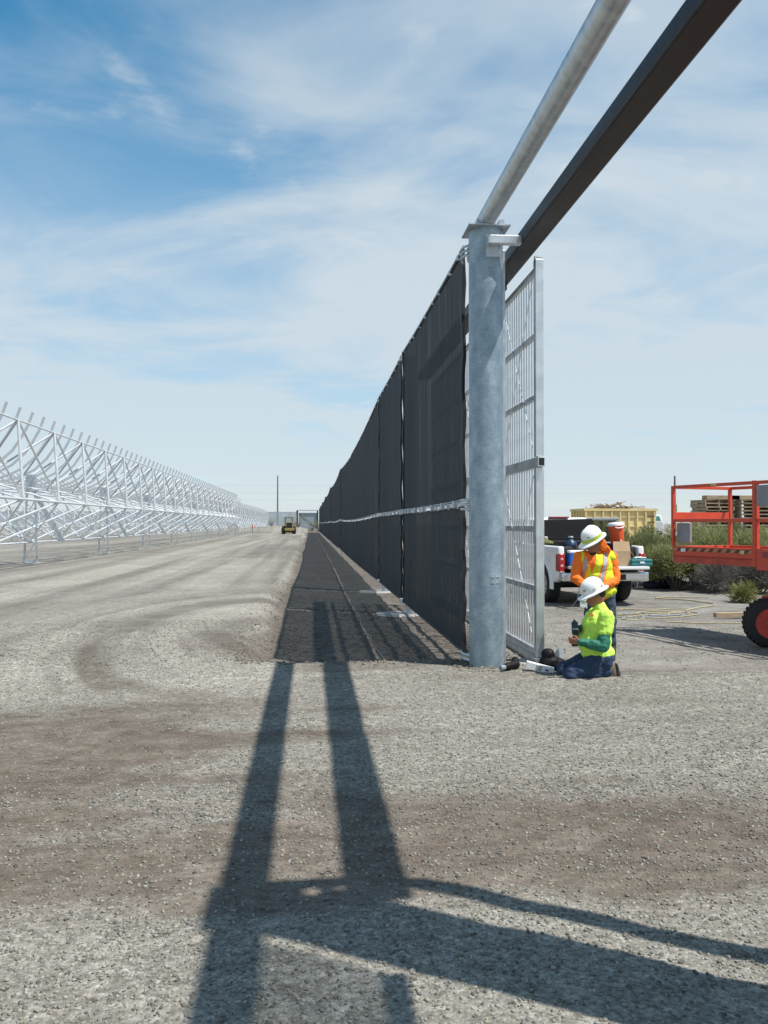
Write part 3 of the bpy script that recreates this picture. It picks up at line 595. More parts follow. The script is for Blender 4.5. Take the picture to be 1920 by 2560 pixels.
def pylon():
    t = thing('trough_pylon', 'x', 'pylon')
    for s in (-1, 1):
        MB().bar((.28 * s - .1, 0, -.3), (.17 * s - .1, 0, 3.1), .075, .075).build('leg', GALV, t)
    MB().bar((-.4, 0, .07), (.2, 0, .07), .09, .08).build('base_beam', GALV, t)
    for k in range(3):
        MB().bar((-.36 + .02 * k, 0, .15 + k * .9), (.14 - .02 * k, 0, 1.0 + k * .9), .04, .04).build('lattice', GALV, t)
    MB().box(-.35, .2, -.12, .12, 3.1, 3.22).build('bearing', GALV, t, bevel=.02)
    MB().box(-.32, .1, -.05, .05, 3.3, 3.85).build('bearing_plate', GALV, t)
    MB().bar((.1, .1, 2.9), (1.25, .1, .95), .18, .07, up=(0, 1, 0)).build('drive_arm', GALV, t)
    MB().box(-.6, .4, -.35, .35, -.3, .02).build('pad', CONC, t)
    return t
def troughs():
    m0 = module(); n = 0
    for i in range(8):
        o = m0 if i == 0 else copy_tree(m0); o.location = (-12, 24.8 + MODL * i, 0)
        tag(o, 'bare lattice trough frame of curved ribs in front row, %s from the left edge' % ORD[i], group='trough frames of the near row')
    m1 = module(1)
    for i in range(6):
        o = m1 if i == 0 else copy_tree(m1); o.location = (-12 + .05 * i, 128.3 + MODL * i, 0)
        tag(o, 'small upright lattice frame beyond the ribbed trough row, %s towards the far fence' % ORD[i], group='far upright trough frames')
    for i in range(9):
        o = copy_tree(m0); o.location = (-29, 60 + MODL * i, 0); o.scale = (1, 1, .55)
        tag(o, 'lattice trough frame of second row behind the front troughs, %s from the left' % ORD[i], group='trough frames of the back row')
    p0 = pylon()
    for i in range(13):
        o = p0 if i == 0 else copy_tree(p0); o.location = (-12, 37.7 + MODL * i, 0)
        tag(o, 'galvanized lattice pylon under the front trough row, %s from the left edge' % ORD[i], group='pylons of the near row')
    for i in range(8):
        o = copy_tree(p0); o.location = (-29, 72.9 + MODL * i, 0); o.scale = (1, 1, .55)
        tag(o, 'lattice pylon under the back trough row, %s from the left' % ORD[i], group='pylons of the back row')
troughs()

# ------------------------------------------------------------------ far end of the site
def far():
    for k in range(9):
        x1 = -3.75 - 9 * k; t = thing('far_screen', 'pale far screen panel across the end of the site, %s left of the gate frame' % ORD[k], 'screen panel', (x1, 226, 1.2), group='far screen fence panels')
        sh = MB(); n = 12; vs = []
        for i in range(n + 1):
            for j in range(5): vs.append((-8.9 + 8.85 * i / n, .06 * math.sin(i * 1.3 + j), .15 + 3.6 * j / 4 + (.05 * math.sin(PI * i / n) if j == 4 else 0)))
        sh.add(vs, [(i * 5 + j, i * 5 + j + 1, i * 5 + j + 6, i * 5 + j + 5) for i in range(n) for j in range(4)]); sh.build('sheet', FARSCR, t, smooth=True, fix=False)
        MB().cyl((-8.97, .12, -.6), (-8.97, .12, 3.9), .1, n=10).build('post', GALV, t, smooth=True)
        MB().tube([(-8.95, .05, 3.78), (-4.4, .05, 3.72), (0, .05, 3.78)], .06, 5).build('top_rail', GALV, t)
    g = thing('far_gate', 'distant dark gate frame with a diagonal brace at the end of the fence', 'gate', (-3.5, 225, 0))
    MB().cyl((0, 0, -.3), (0, 0, 5.3), .24, n=14).build('post', BLACKM, g, smooth=True)
    MB().cyl((5.4, 0, -.3), (5.4, 0, 5.3), .2, n=14).build('post', BLACKM, g, smooth=True)
    MB().box(-.1, 5.6, -.12, .12, 5.2, 5.45).build('header', GALV, g)
    m = MB(); m.add([(.4, .3, .4), (5.2, .3, .4), (5.2, .3, 4.7), (.4, .3, 4.7), (.4, .34, .4), (5.2, .34, .4), (5.2, .34, 4.7), (.4, .34, 4.7)], [(0, 1, 2, 3), (7, 6, 5, 4), (0, 4, 5, 1), (2, 6, 7, 3)]); m.build('leaf', FARSCR, g)
    MB().cyl((.4, .2, 4.5), (5.2, .2, .9), .05, n=6).build('brace', BLACKM, g)
    MB().cyl((.6, -1, 1.9), (5.3, -14, .3), .1, n=6).build('stay_pipe', GALV_L, g)
    for (x, y, zt, lab) in ((-8.95, 232, 15.0, 'tall bare wooden utility pole beyond the far screen fence'), (64.9, 145, 10.3, 'dark wooden utility pole rising behind the orange lift')):
        p = thing('utility_pole', lab, 'pole', (x, y, 0)); MB().cyl((0, 0, -.5), (0, 0, zt), .24, .15, n=12).build('shaft', OLDWOOD, p, smooth=True)
        MB().box(-.22, .22, -.05, .05, zt - 1.35, zt - 1.25).build('insulator_arm', OLDWOOD, p)
    for k, z in enumerate((12.3, 10.2, 8.2)):
        pts = [(-150 + 30 * i, 231.7, z + 2.2 * ((i - 4.7) / 10) ** 2) for i in range(16)]
        o = MB().tube(pts, .01, 4).build('power_line', BLACKM); tag(o, '%s thin overhead wire strung from the tall utility pole' % ['highest', 'middle', 'lowest'][k], 'wire', 'overhead wires')
    # wheel loader seen from behind
    L = thing('wheel_loader', 'yellow wheel loader driving away at the far end of the road', 'loader', (-3.7, 146, 0), R(4))
    MB().box(-.62, .62, -2.1, .4, .9, 2.05).build('engine_hood', CATY, L, bevel=.08)
    MB().box(-.46, .46, -2.16, -2.1, 1.05, 1.95).build('radiator_grille', BLACKM, L)
    MB().box(-.8, .8, -2.35, -1.7, .55, .95).build('counterweight', CATY, L, bevel=.06)
    MB().box(-.75, .75, -1.9, 2.0, .35, .9).build('chassis', BLACKM, L, bevel=.04)
    MB().box(-.7, .7, .2, 1.3, 2.75, 2.87).build('canopy_roof', BLACKM, L, bevel=.03)
    for sx in (-.6, .6):
        for sy in (.28, 1.22): MB().box(sx - .05, sx + .05, sy - .05, sy + .05, .9, 2.75).build('canopy_post', BLACKM, L)
    MB().box(-.3, .3, .55, 1.0, 1.2, 1.9).build('seat', BLACKM, L, bevel=.05)
    for sx in (-1, 1):
        for sy in (-1.25, 1.65):
            w = MB().lathe([(.3, -.24), (.62, -.25), (.7, -.17), (.7, .17), (.62, .25), (.3, .24)], n=22, M=Matrix.Rotation(PI / 2, 3, 'Y'), c=(sx * .88, sy, .7)).build('wheel', TYRE, L, smooth=True)
            MB().cyl((sx * .75, sy, .7), (sx * 1.1, sy, .7), .32, n=14).build('rim', CATY, w, smooth=True)
        MB().bar((sx * .45, 1.6, 1.3), (sx * .45, 3.2, .6), .12, .3).build('lift_arm', CATY, L)
    MB().prism([(-1.2, 3.0, .15), (-1.2, 3.9, .1), (-1.2, 3.8, .3), (-1.2, 3.2, 1.0), (-1.2, 3.0, 1.0)], (2.4, 0, 0)).build('bucket', CATY, L)
    s = thing('marker_stake', 'tiny red marker stake beside the far trough pylons', 'stake', (-10.2, 150, 0)); MB().box(-.05, .05, -.03, .03, -.2, 1.6).build('lath', OLDWOOD, s); MB().box(-.1, .12, -.045, .045, 1.0, 1.6).build('ribbon', mat('marker_red', (.7, .08, .04), .7), s)
far()
# ------------------------------------------------------------------ pickup truck
def wheel(parent, c, r, w, rimm, axis='X', n=28):
    M = Matrix.Rotation(PI / 2, 3, 'Y') if axis == 'X' else axis
    t = MB().lathe([(r * .62, -w / 2), (r * .9, -w / 2), (r * .975, -w * .42), (r, -w * .3), (r, w * .3), (r * .975, w * .42), (r * .9, w / 2), (r * .62, w / 2)], n=n, M=M, c=c).build('tyre', TYRE, parent, smooth=True)
    rim = MB().lathe([(0, -w * .3), (r * .16, -w * .34), (r * .2, -w * .2), (r * .5, -w * .22), (r * .56, -w * .4), (r * .64, -w * .46), (r * .64, w * .46), (0, w * .4)], n=n, M=M, c=c).build('rim', rimm, t, smooth=True)
    return t, rim
def arch(cy, cz, r, a0, a1, n=10): return [(cy + r * math.cos(R(a0 + (a1 - a0) * i / n)), cz + r * math.sin(R(a0 + (a1 - a0) * i / n))) for i in range(n + 1)]
TRK = (6.12, 18.78, -.05); TRA = R(7)
def truck():
    t = thing('pickup_truck', 'white pickup truck with tailgate down and gear in its bed', 'pickup truck', TRK, TRA)
    for s in (-1, 1):
        po = [(-1.15, .6), (-1.17, .9), (-1.14, 1.27), (.96, 1.29), (.96, .48), (.3, .46)] + arch(-.25, .42, .5, 5, 175) + [(-.8, .5), (-1.0, .5)]
        MB().prism([(s * .86, y, z) for y, z in po], (s * .14, 0, 0)).build('bed_side', WHITEP, t, bevel=.035, smooth=True)
        # swelling rear fender
        m = MB(); ring_ = [arch(-.25, .42, rr, -8, 188, 16) for rr in (.5, .53, .62)]
        vs = [(s * x, y, z) for k, x in enumerate((1.035, 1.045, .99)) for y, z in ring_[k]]; n = 17
        m.add(vs, [(k * n + i, k * n + i + 1, (k + 1) * n + i + 1, (k + 1) * n + i) for k in range(2) for i in range(n - 1)]); m.build('fender_flare', WHITEP, t, smooth=True)
        lp = MB().prism([(s * .865, -1.185, .73), (s * 1.005, -1.16, .73), (s * 1.012, -1.02, .76), (s * 1.012, -1.0, 1.08), (s * .995, -1.14, 1.12), (s * .865, -1.185, 1.11)], (0, .0, .0))
        lm = MB().box(min(s * .868, s * 1.012), max(s * .868, s * 1.012), -1.19, -1.0, .73, 1.12).build('tail_lamp', LAMP, t, bevel=.03, smooth=True)
        for zz in (.86, 1.0): MB().ell((s * .94, -1.19, zz), (.035, .008, .025)).build('lamp_oval', LAMPW, lm, smooth=True)
        MB().prism([(s * .99, y, z) for y, z in [(1.0, .45), (1.0, 1.32), (3.15, 1.32), (3.6, 1.27), (4.45, 1.2), (4.62, 1.05), (4.66, .55), (4.15, .5)] + arch(3.62, .42, .48, 5, 175) + [(3.1, .45)]], (-s * .99, 0, 0)).build('cab_side', WHITEP, t, bevel=.03, smooth=True)
        sw = MB().prism([(s * .915, 1.3, 1.36), (s * .915, 2.95, 1.36), (s * .79, 2.45, 1.8), (s * .79, 1.3, 1.8)], (s * .012, 0, 0)).build('side_window', GLASSD, t)
        for y in (-.25, 3.62):
            wheel(t, (s * .85, y, .41), .41, .28, ALLOY)
        MB().box(*sorted((s * .97, s * 1.22)), 2.7, 2.85, 1.25, 1.5).build('door_mirror', WHITEP, t, bevel=.03)
    MB().box(-.86, .86, -1.14, .95, .80, .855).build('bed_floor', BEDB, t)
    MB().box(-.86, .86, .92, .97, .8, 1.27).build('bed_front', BEDB, t)
    for s in (-1, 1): MB().box(*sorted((s * .62, s * .855)), -1.05, .9, .86, 1.262).build('bed_liner', BEDB, t, bevel=.03)
    ty = TG = MB().box(-.8, .8, -1.74, -1.16, .79, .855).build('tailgate', WHITEP, t, bevel=.015); MB().box(-.72, .72, -1.7, -1.2, .856, .862).build('liner', SPADE, TG)
    bm = MB().prism([(-1.0, -1.16, .54), (-1.0, -1.36, .53), (-.86, -1.45, .54), (.86, -1.45, .54), (1.0, -1.36, .53), (1.0, -1.16, .54)], (0, 0, .18)).build('rear_bumper', CHROME, t, bevel=.03, smooth=True)
    MB().box(-.4, .4, -1.46, -1.452, .56, .68).build('plate_recess', BLACKM, bm); MB().box(-.16, .16, -1.468, -1.461, .57, .67).build('licence_plate', WHITEPL, bm)
    MB().box(-.85, .85, -1.1, 4.3, .52, .66).build('underbody', BLACKM, t)
    MB().cyl((-.75, -.25, .41), (.75, -.25, .41), .09, n=10).build('axle', BLACKM, t)
    MB().box(-.05, .05, -1.62, -1.3, .46, .53).build('hitch', BLACKM, t)
    fr = MB(); b0 = [(-.96, 1.0, 1.3), (.96, 1.0, 1.3), (.96, 3.15, 1.3), (-.96, 3.15, 1.3)]; b1 = [(-.76, 1.12, 1.91), (.76, 1.12, 1.91), (.72, 2.4, 1.92), (-.72, 2.4, 1.92)]
    fr.add(b0 + b1, [(0, 1, 5, 4), (1, 2, 6, 5), (2, 3, 7, 6), (3, 0, 4, 7), (4, 5, 6, 7), (3, 2, 1, 0)]); fr.build('cab_roof', WHITEP, t, bevel=.06, smooth=True)
    MB().prism([(-.8, 1.035, 1.4), (.8, 1.035, 1.4), (.7, 1.107, 1.8), (-.7, 1.107, 1.8)], (0, -.025, 0)).build('rear_window', GLASSD, t)
    MB().prism([(-.85, 3.02, 1.4), (.85, 3.02, 1.4), (.68, 2.5, 1.84), (-.68, 2.5, 1.84)], (0, .03, .015)).build('windshield', GLASSD, t)
    MB().box(-.26, .26, 1.06, 1.14, 1.895, 1.93).build('high_brake_lamp', LAMP, t, bevel=.01)
    MB().box(-.94, .94, 3.2, 4.5, 1.1, 1.27).build('hood', WHITEP, t, bevel=.06)
    MB().box(-.8, .8, 4.6, 4.7, .6, 1.05).build('grille', CHROME, t, bevel=.02)
    st = MB().cyl((-.86, 1.03, 1.62), (-.86, 1.0, 1.615), .055, n=18).build('round_sticker', WHITEPL, t); MB().cyl((-.86, .999, 1.615), (-.86, .996, 1.614), .036, n=14).build('sticker_print', PRINTR, st)
    # open rear door on the far side
    d = bpy.data.objects.new('open_door', None); COL.objects.link(d); d.parent = t; d.location = (1.0, 2.02, 0); d.rotation_euler = (0, 0, R(-29))
    for nm, m, a in (('door_panel', GREYD, (0, .95, -.05, .04, .5, 1.3)), ('window_post', GREYD, (.86, .95, -.03, .02, 1.3, 1.9)), ('window_post', GREYD, (0, .08, -.03, .02, 1.3, 1.86)), ('window_header', GREYD, (0, .95, -.03, .02, 1.84, 1.91))): MB().box(*a).build(nm, m, d, bevel=.02)
    gl = MB().box(.08, .86, -.012, -.004, 1.3, 1.84).build('pane', TINT, d)
    # tool box with raised lid across the bed
    b = thing('truck_tool_box', 'black cross-bed tool box with its lid raised against the cab', 'tool box', (0, 0, 0)); b.matrix_world = Matrix.Translation(TRK) @ Matrix.Rotation(TRA, 4, 'Z')
    b.location = TRK; b.rotation_euler = (0, 0, TRA)
    MB().box(-.84, .84, .30, .9, .87, 1.36).build('box', BLACKM, b, bevel=.01)
    MB().prism([(-.78, .84, 1.37), (.80, .84, 1.37), (.80, .94, 1.88), (-.78, .94, 1.84)], (0, .05, 0)).build('lid', BLACKG, b, bevel=.01)
    MB().box(.5, .84, -.9, .28, .87, 1.312).build('side_box', BLACKM, b, bevel=.01)
def at_truck(x, y, z): return tuple(Matrix.Translation(TRK) @ Matrix.Rotation(TRA, 4, 'Z') @ Vector((x, y, z)))
def tint():
    m, nt, b = nodes('tinted_pane'); b.inputs['Base Color'].default_value = (.03, .05, .045, 1); b.inputs['Roughness'].default_value = .1
    tr = nt.nodes.new('ShaderNodeBsdfTransparent'); tr.inputs[0].default_value = (.55, .62, .55, 1); mx = nt.nodes.new('ShaderNodeMixShader'); mx.inputs[0].default_value = .6
    nt.links.new(b.outputs[0], mx.inputs[1]); nt.links.new(tr.outputs[0], mx.inputs[2]); nt.links.new(mx.outputs[0], nt.nodes['Material Output'].inputs[0]); return m
BLACKG_ = 0; TINT = tint(); BLACKG = mat('black_satin', (.006, .006, .007), .6, 0, .3, 3)
BLACKG.node_tree.nodes['Principled BSDF'].inputs['Specular IOR Level'].default_value = .2
truck()
def cargo():
    c = thing('water_cooler', 'orange drink cooler with white lid standing on the truck tool box', 'water cooler', at_truck(.78, -.36, 1.315), TRA); c.rotation_euler = (0, R(-6), TRA)
    MB().lathe([(0, 0), (.14, 0), (.15, .02), (.175, .4), (0, .4)], n=26).build('tub', ORANGEP, c, smooth=True); MB().lathe([(0, .4), (.185, .4), (.185, .44), (.16, .47), (0, .48)], n=26).build('lid', WHITEPL, c, smooth=True)
    MB().tube([(-.1, -.16, .37), (-.06, -.185, .35), (.06, -.185, .35), (.1, -.16, .37)], .012, 6).build('handle', WHITEPL, c, smooth=True); MB().cyl((0, -.15, .06), (0, -.19, .06), .02, n=8).build('tap', WHITEPL, c)
    c = thing('ice_chest', 'blue ice chest with white lid at the left end of the tailgate', 'ice chest', at_truck(-.5, -1.0, .865), TRA)
    MB().box(-.25, .2, -.18, .18, 0, .26).build('tub', BLUEP, c, bevel=.02); MB().box(-.26, .21, -.19, .19, .262, .32).build('lid', WHITEPL, c, bevel=.02)
    c = thing('cardboard_box', 'open cardboard box with raised flap standing on the tailgate', 'cardboard box', at_truck(.30, -1.35, .865), TRA - R(6))
    m = MB(); m.box(-.19, .19, -.15, -.145, 0, .3); m.box(-.19, .19, .145, .15, 0, .3); m.box(-.19, -.185, -.145, .145, 0, .3); m.box(.185, .19, -.145, .145, 0, .3); m.box(-.185, .185, -.145, .145, 0, .006); m.build('carton', CARD, c)
    MB().prism([(-.19, -.152, .302), (.19, -.152, .302), (.18, -.10, .51), (-.17, -.10, .51)], (0, .006, .002)).build('flap', CARD, c); MB().prism([(-.192, -.14, .302), (-.192, .14, .302), (-.36, .12, .42), (-.36, -.12, .42)], (.005, 0, .005)).build('flap', CARD, c); MB().prism([(.192, -.14, .302), (.192, .14, .302), (.3, .12, .18), (.3, -.12, .18)], (.005, 0, .005)).build('flap', CARD, c)
    c = thing('teal_tool_case', 'teal plastic tool case lying on the right end of the tailgate', 'tool case', at_truck(.70, -1.45, .865), TRA - R(4))
    MB().box(-.24, .24, -.17, .17, 0, .07).build('base', TEALP, c, bevel=.02); MB().box(-.24, .24, -.17, .17, .073, .14).build('lid', TEALP, c, bevel=.025); MB().box(-.05, .05, -.18, -.171, .05, .09).build('latch', WHITEPL, c)
    g = thing('work_gloves', 'pale work gloves dropped on top of the teal tool case', 'gloves', at_truck(.68, -1.44, 1.007), TRA)
    m = MB(); m.ell((0, 0, .025), (.09, .05, .022)); m.ell((.08, .03, .03), (.06, .025, .018)); m.ell((.13, -.02, .022), (.07, .02, .016)); m.build('glove', GLOVE, g, smooth=True); MB().ell((-.09, -.02, .02), (.07, .04, .018)).build('glove', GLOVE, g, smooth=True)
    b = thing('black_duffel', 'black shiny bag slumped in the truck bed behind the ice chest', 'bag', at_truck(-.28, -.75, .862), TRA)
    organic('bag', [('ell', (0, 0, .2), (.26, .18, .2)), ('ell', (.1, .03, .36), (.14, .12, .1)), ('ell', (-.14, -.02, .26), (.16, .16, .18))], BLACKG, b, .02)
    b = thing('blue_jug', 'dark blue water jug standing in the truck bed before the raised lid', 'jug', at_truck(-.14, .12, .74), TRA); MB().lathe([(0, 0), (.15, 0), (.155, .5), (.13, .6), (.05, .66), (.05, .7), (0, .7)], n=18).build('bottle', mat('navy_plastic', (.008, .03, .08), .4), b, smooth=True); MB().cyl((0, 0, .7), (0, 0, .73), .055, n=12).build('cap', WHITEPL, b)
    b = thing('olive_bundle', 'olive cloth bundle piled at the left corner of the truck bed', 'bundle', at_truck(-.72, .25, 1.265), TRA); organic('cloth', [('ell', (0, -.1, .05), (.16, .2, .07)), ('ell', (.03, .1, .1), (.1, .12, .08))], mat('olive_cloth', (.12, .12, .04), .9, 0, .3, 12), b, .02)
    MB().lathe([(0, .15), (.05, .15), (.05, .19), (0, .2)], n=12, c=(.06, .1, 0)).build('lid', WHITEPL, b, smooth=True)
    # coil of rope and hose hanging from the tailgate corner
    h = thing('hanging_cords', 'tangle of yellow and grey cords hanging from the truck tailgate corner', 'cords', at_truck(-.74, -1.8, 0), TRA)
    for k in range(5):
        pts = [(.1 * math.sin(a * 1.0 + k) + .02 * k - .02, -.02 - .012 * k, .80 + .16 * math.cos(a) - .05 * k * .5) for a in np.linspace(0, 2 * PI, 16)]
        MB().tube(pts, .011, 5).build('loop', ROPE if k % 2 else HOSEG, h, smooth=True)
    MB().tube([(0, -.05, .8), (.03, -.1, .55), (.1, -.25, .3), (.22, -.5, .12), (.4, -.9, .055)], .012, 6).build('tail', ROPE, h, smooth=True); MB().tube([(-.05, -.04, .8), (-.1, -.05, .5), (-.14, -.02, .2), (-.2, .1, .05)], .011, 6).build('tail', HOSEG, h, smooth=True)

# ------------------------------------------------------------------ organic shapes and people
def capsule(mb, p0, p1, r0, r1):
    mb.cyl(p0, p1, r0, r1, n=16); mb.ell(p0, r0, seg=16, ring=8); mb.ell(p1, r1, seg=16, ring=8)
def organic(name, prims, m, parent, vox=.012, sm=6, wr=0.0, wsc=.08):
    mb = MB()
    for p in prims:
        if p[0] == 'cap': capsule(mb, *p[1:])
        else: mb.ell(p[1], p[2], p[3] if len(p) > 3 else None, seg=18, ring=12)
    o = mb.build(name, m, parent, fix=True)
    rm = o.modifiers.new('remesh', 'REMESH'); rm.mode = 'VOXEL'; rm.voxel_size = vox; rm.use_smooth_shade = True
    s = o.modifiers.new('smooth', 'SMOOTH'); s.factor = .5; s.iterations = sm
    if wr:
        tx = bpy.data.textures.get('folds%d' % (wsc * 1000)) or bpy.data.textures.new('folds%d' % (wsc * 1000), 'CLOUDS'); tx.noise_scale = wsc; tx.noise_depth = 2
        dm = o.modifiers.new('folds', 'DISPLACE'); dm.texture = tx; dm.strength = wr; dm.mid_level = .5; dm.texture_coords = 'GLOBAL'
    return o
def hand(pr, w, d, n, s, curl=.8, L=1.0):
    """palm and five fingers: w wrist, d pointing direction, n palm normal, s = +1/-1 thumb side"""
    w = Vector(w); d = Vector(d).normalized(); n = Vector(n); n = (n - d * n.dot(d)).normalized(); a = d.cross(n) * s
    M = Matrix((a, n, d)).transposed()
    pr.append(('ell', w + d * .05 * L, (.042 * L, .019, .052 * L), M))
    for k, (off, ln) in enumerate(((.030, .075), (.011, .085), (-.009, .078), (-.028, .06))):
        b = w + d * .085 * L + a * off * L; d1 = (d * math.cos(curl * .6) + n * math.sin(curl * .6)); d2 = (d * math.cos(curl * 1.7) + n * math.sin(curl * 1.7))
        k1 = b + d1 * ln * .45; k2 = k1 + d2 * ln * .55; pr.append(('cap', b, k1, .0095, .009)); pr.append(('cap', k1, k2, .009, .0075))
    tb = w + d * .03 * L + a * .035 * L; t1 = tb + (a * .6 + d * .7 + n * .3).normalized() * .035; t2 = t1 + (d * .8 + n * .55).normalized() * .03
    pr += [('cap', tb, t1, .012, .0105), ('cap', t1, t2, .0105, .0085)]
def hardhat(parent, c, M, band=None, stickers=()):
    """full hard hat: dome, ridge, brim; local +x is the front"""
    c = Vector(c); h = MB(); n = 32; prof = [(1.0, .0), (1.0, .02), (.985, .05), (.93, .085), (.82, .115), (.62, .138), (.35, .15), (0, .154)]
    vs = []
    for r, z in prof:
        for j in range(n): a = 2 * PI * j / n; vs.append(c + M @ Vector((r * .135 * math.cos(a), r * .112 * math.sin(a), z)))
    h.add(vs, [(i * n + j, i * n + (j + 1) % n, (i + 1) * n + (j + 1) % n, (i + 1) * n + j) for i in range(len(prof) - 1) for j in range(n)])
    vs = []
    for k, (e, z) in enumerate(((0, .012), (1, .002), (1, -.008), (-.06, .0))):
        for j in range(n):
            a = 2 * PI * j / n; f = .03 + .035 * max(0, math.cos(a)) ** 1.5 + .012 * max(0, -math.cos(a)); vs.append(c + M @ Vector(((.135 + f * e) * math.cos(a), (.112 + f * e * .85) * math.sin(a), z - .012 * max(0, e) * max(0, math.cos(a)))))
    h.add(vs, [(k * n + j, k * n + (j + 1) % n, ((k + 1) % 4) * n + (j + 1) % n, ((k + 1) % 4) * n + j) for k in range(4) for j in range(n)])
    hat = h.build('hard_hat', HATW, parent, smooth=True)
    rd = MB().tube([c + M @ Vector((.13 * math.cos(a), 0, .035 + .125 * math.sin(a))) for a in np.linspace(.35, PI - .35, 14)], .012, 8).build('ridge', HATW, hat, smooth=True)
    if band:
        vs = [c + M @ Vector((1.012 * r * .135 * math.cos(2 * PI * j / n), 1.015 * r * .112 * math.sin(2 * PI * j / n), z)) for r, z in ((1.0, .016), (.998, .052)) for j in range(n)]
        MB().add(vs, [(j, (j + 1) % n, n + (j + 1) % n, n + j) for j in range(n)]).build('hat_band', band, hat, smooth=True, fix=False)
    for az, el, r, m_ in stickers:
        a, e = R(az), R(el); d = Vector((.135 * math.cos(a) * math.cos(e), .112 * math.sin(a) * math.cos(e), .154 * math.sin(e) * .98 + .008)); nrm = Vector((d.x / .135 ** 2, d.y / .112 ** 2, d.z / .154 ** 2)).normalized()
        p = c + M @ (d * 1.0); q = c + M @ (d * 1.0 + nrm * .006); MB().cyl(p - (q - p) * .6, q, r, n=16).build('sticker', m_, hat)
    return hat
def vest_mat():
    m, nt, b = nodes('hi_vis_vest'); N = nt.nodes; L = nt.links; b.inputs['Roughness'].default_value = .8
    tc = N.new('ShaderNodeTexCoord'); sp = N.new('ShaderNodeSeparateXYZ'); L.new(tc.outputs['Object'], sp.inputs[0])
    def mm(op, a, c=None, d=None):
        n = N.new('ShaderNodeMath'); n.operation = op
        for i, v in enumerate((a, c, d)):
            if v is None: continue
            if isinstance(v, (int, float)): n.inputs[i].default_value = v
            else: L.new(v, n.inputs[i])
        return n.outputs[0]
    X, Yc, Z = sp.outputs; zr = mm('SUBTRACT', Z, 1.1)
    def band(cx, sl, w): return mm('LESS_THAN', mm('ABSOLUTE', mm('SUBTRACT', X, mm('MULTIPLY_ADD', zr, sl, cx))), w)
    def hb(zc, w): return mm('LESS_THAN', mm('ABSOLUTE', mm('SUBTRACT', Z, zc)), w)
    front = mm('LESS_THAN', Yc, .06)
    org = mm('MAXIMUM', mm('MAXIMUM', band(-.185, .25, .036), band(.03, .27, .040)), hb(.985, .042)); gry = mm('MAXIMUM', mm('MAXIMUM', band(-.185, .25, .021), band(.03, .27, .024)), hb(.985, .024))
    vee = mm('MULTIPLY', front, mm('LESS_THAN', mm('ABSOLUTE', mm('ADD', X, .092)), mm('MULTIPLY', mm('SUBTRACT', Z, 1.10), .27)))
    def mix(f, a, c):
        x = N.new('ShaderNodeMix'); x.data_type = 'RGBA'; L.new(f, x.inputs[0])
        if isinstance(a, tuple): x.inputs[6].default_value = a
        else: L.new(a, x.inputs[6])
        x.inputs[7].default_value = c; return x.outputs[2]
    c = mix(org, (.60, .66, .02, 1), (.85, .20, .02, 1)); c = mix(gry, c, (.36, .36, .37, 1)); c = mix(vee, c, (.85, .15, .012, 1)); L.new(c, b.inputs['Base Color'])
    t = N.new('ShaderNodeTexNoise'); t.inputs['Scale'].default_value = 14; L.new(tc.outputs['Object'], t.inputs[0]); bp = N.new('ShaderNodeBump'); bp.inputs['Strength'].default_value = .5; bp.inputs['Distance'].default_value = .02; L.new(t.outputs[0], bp.inputs['Height']); L.new(bp.outputs[0], b.inputs['Normal'])
    return m
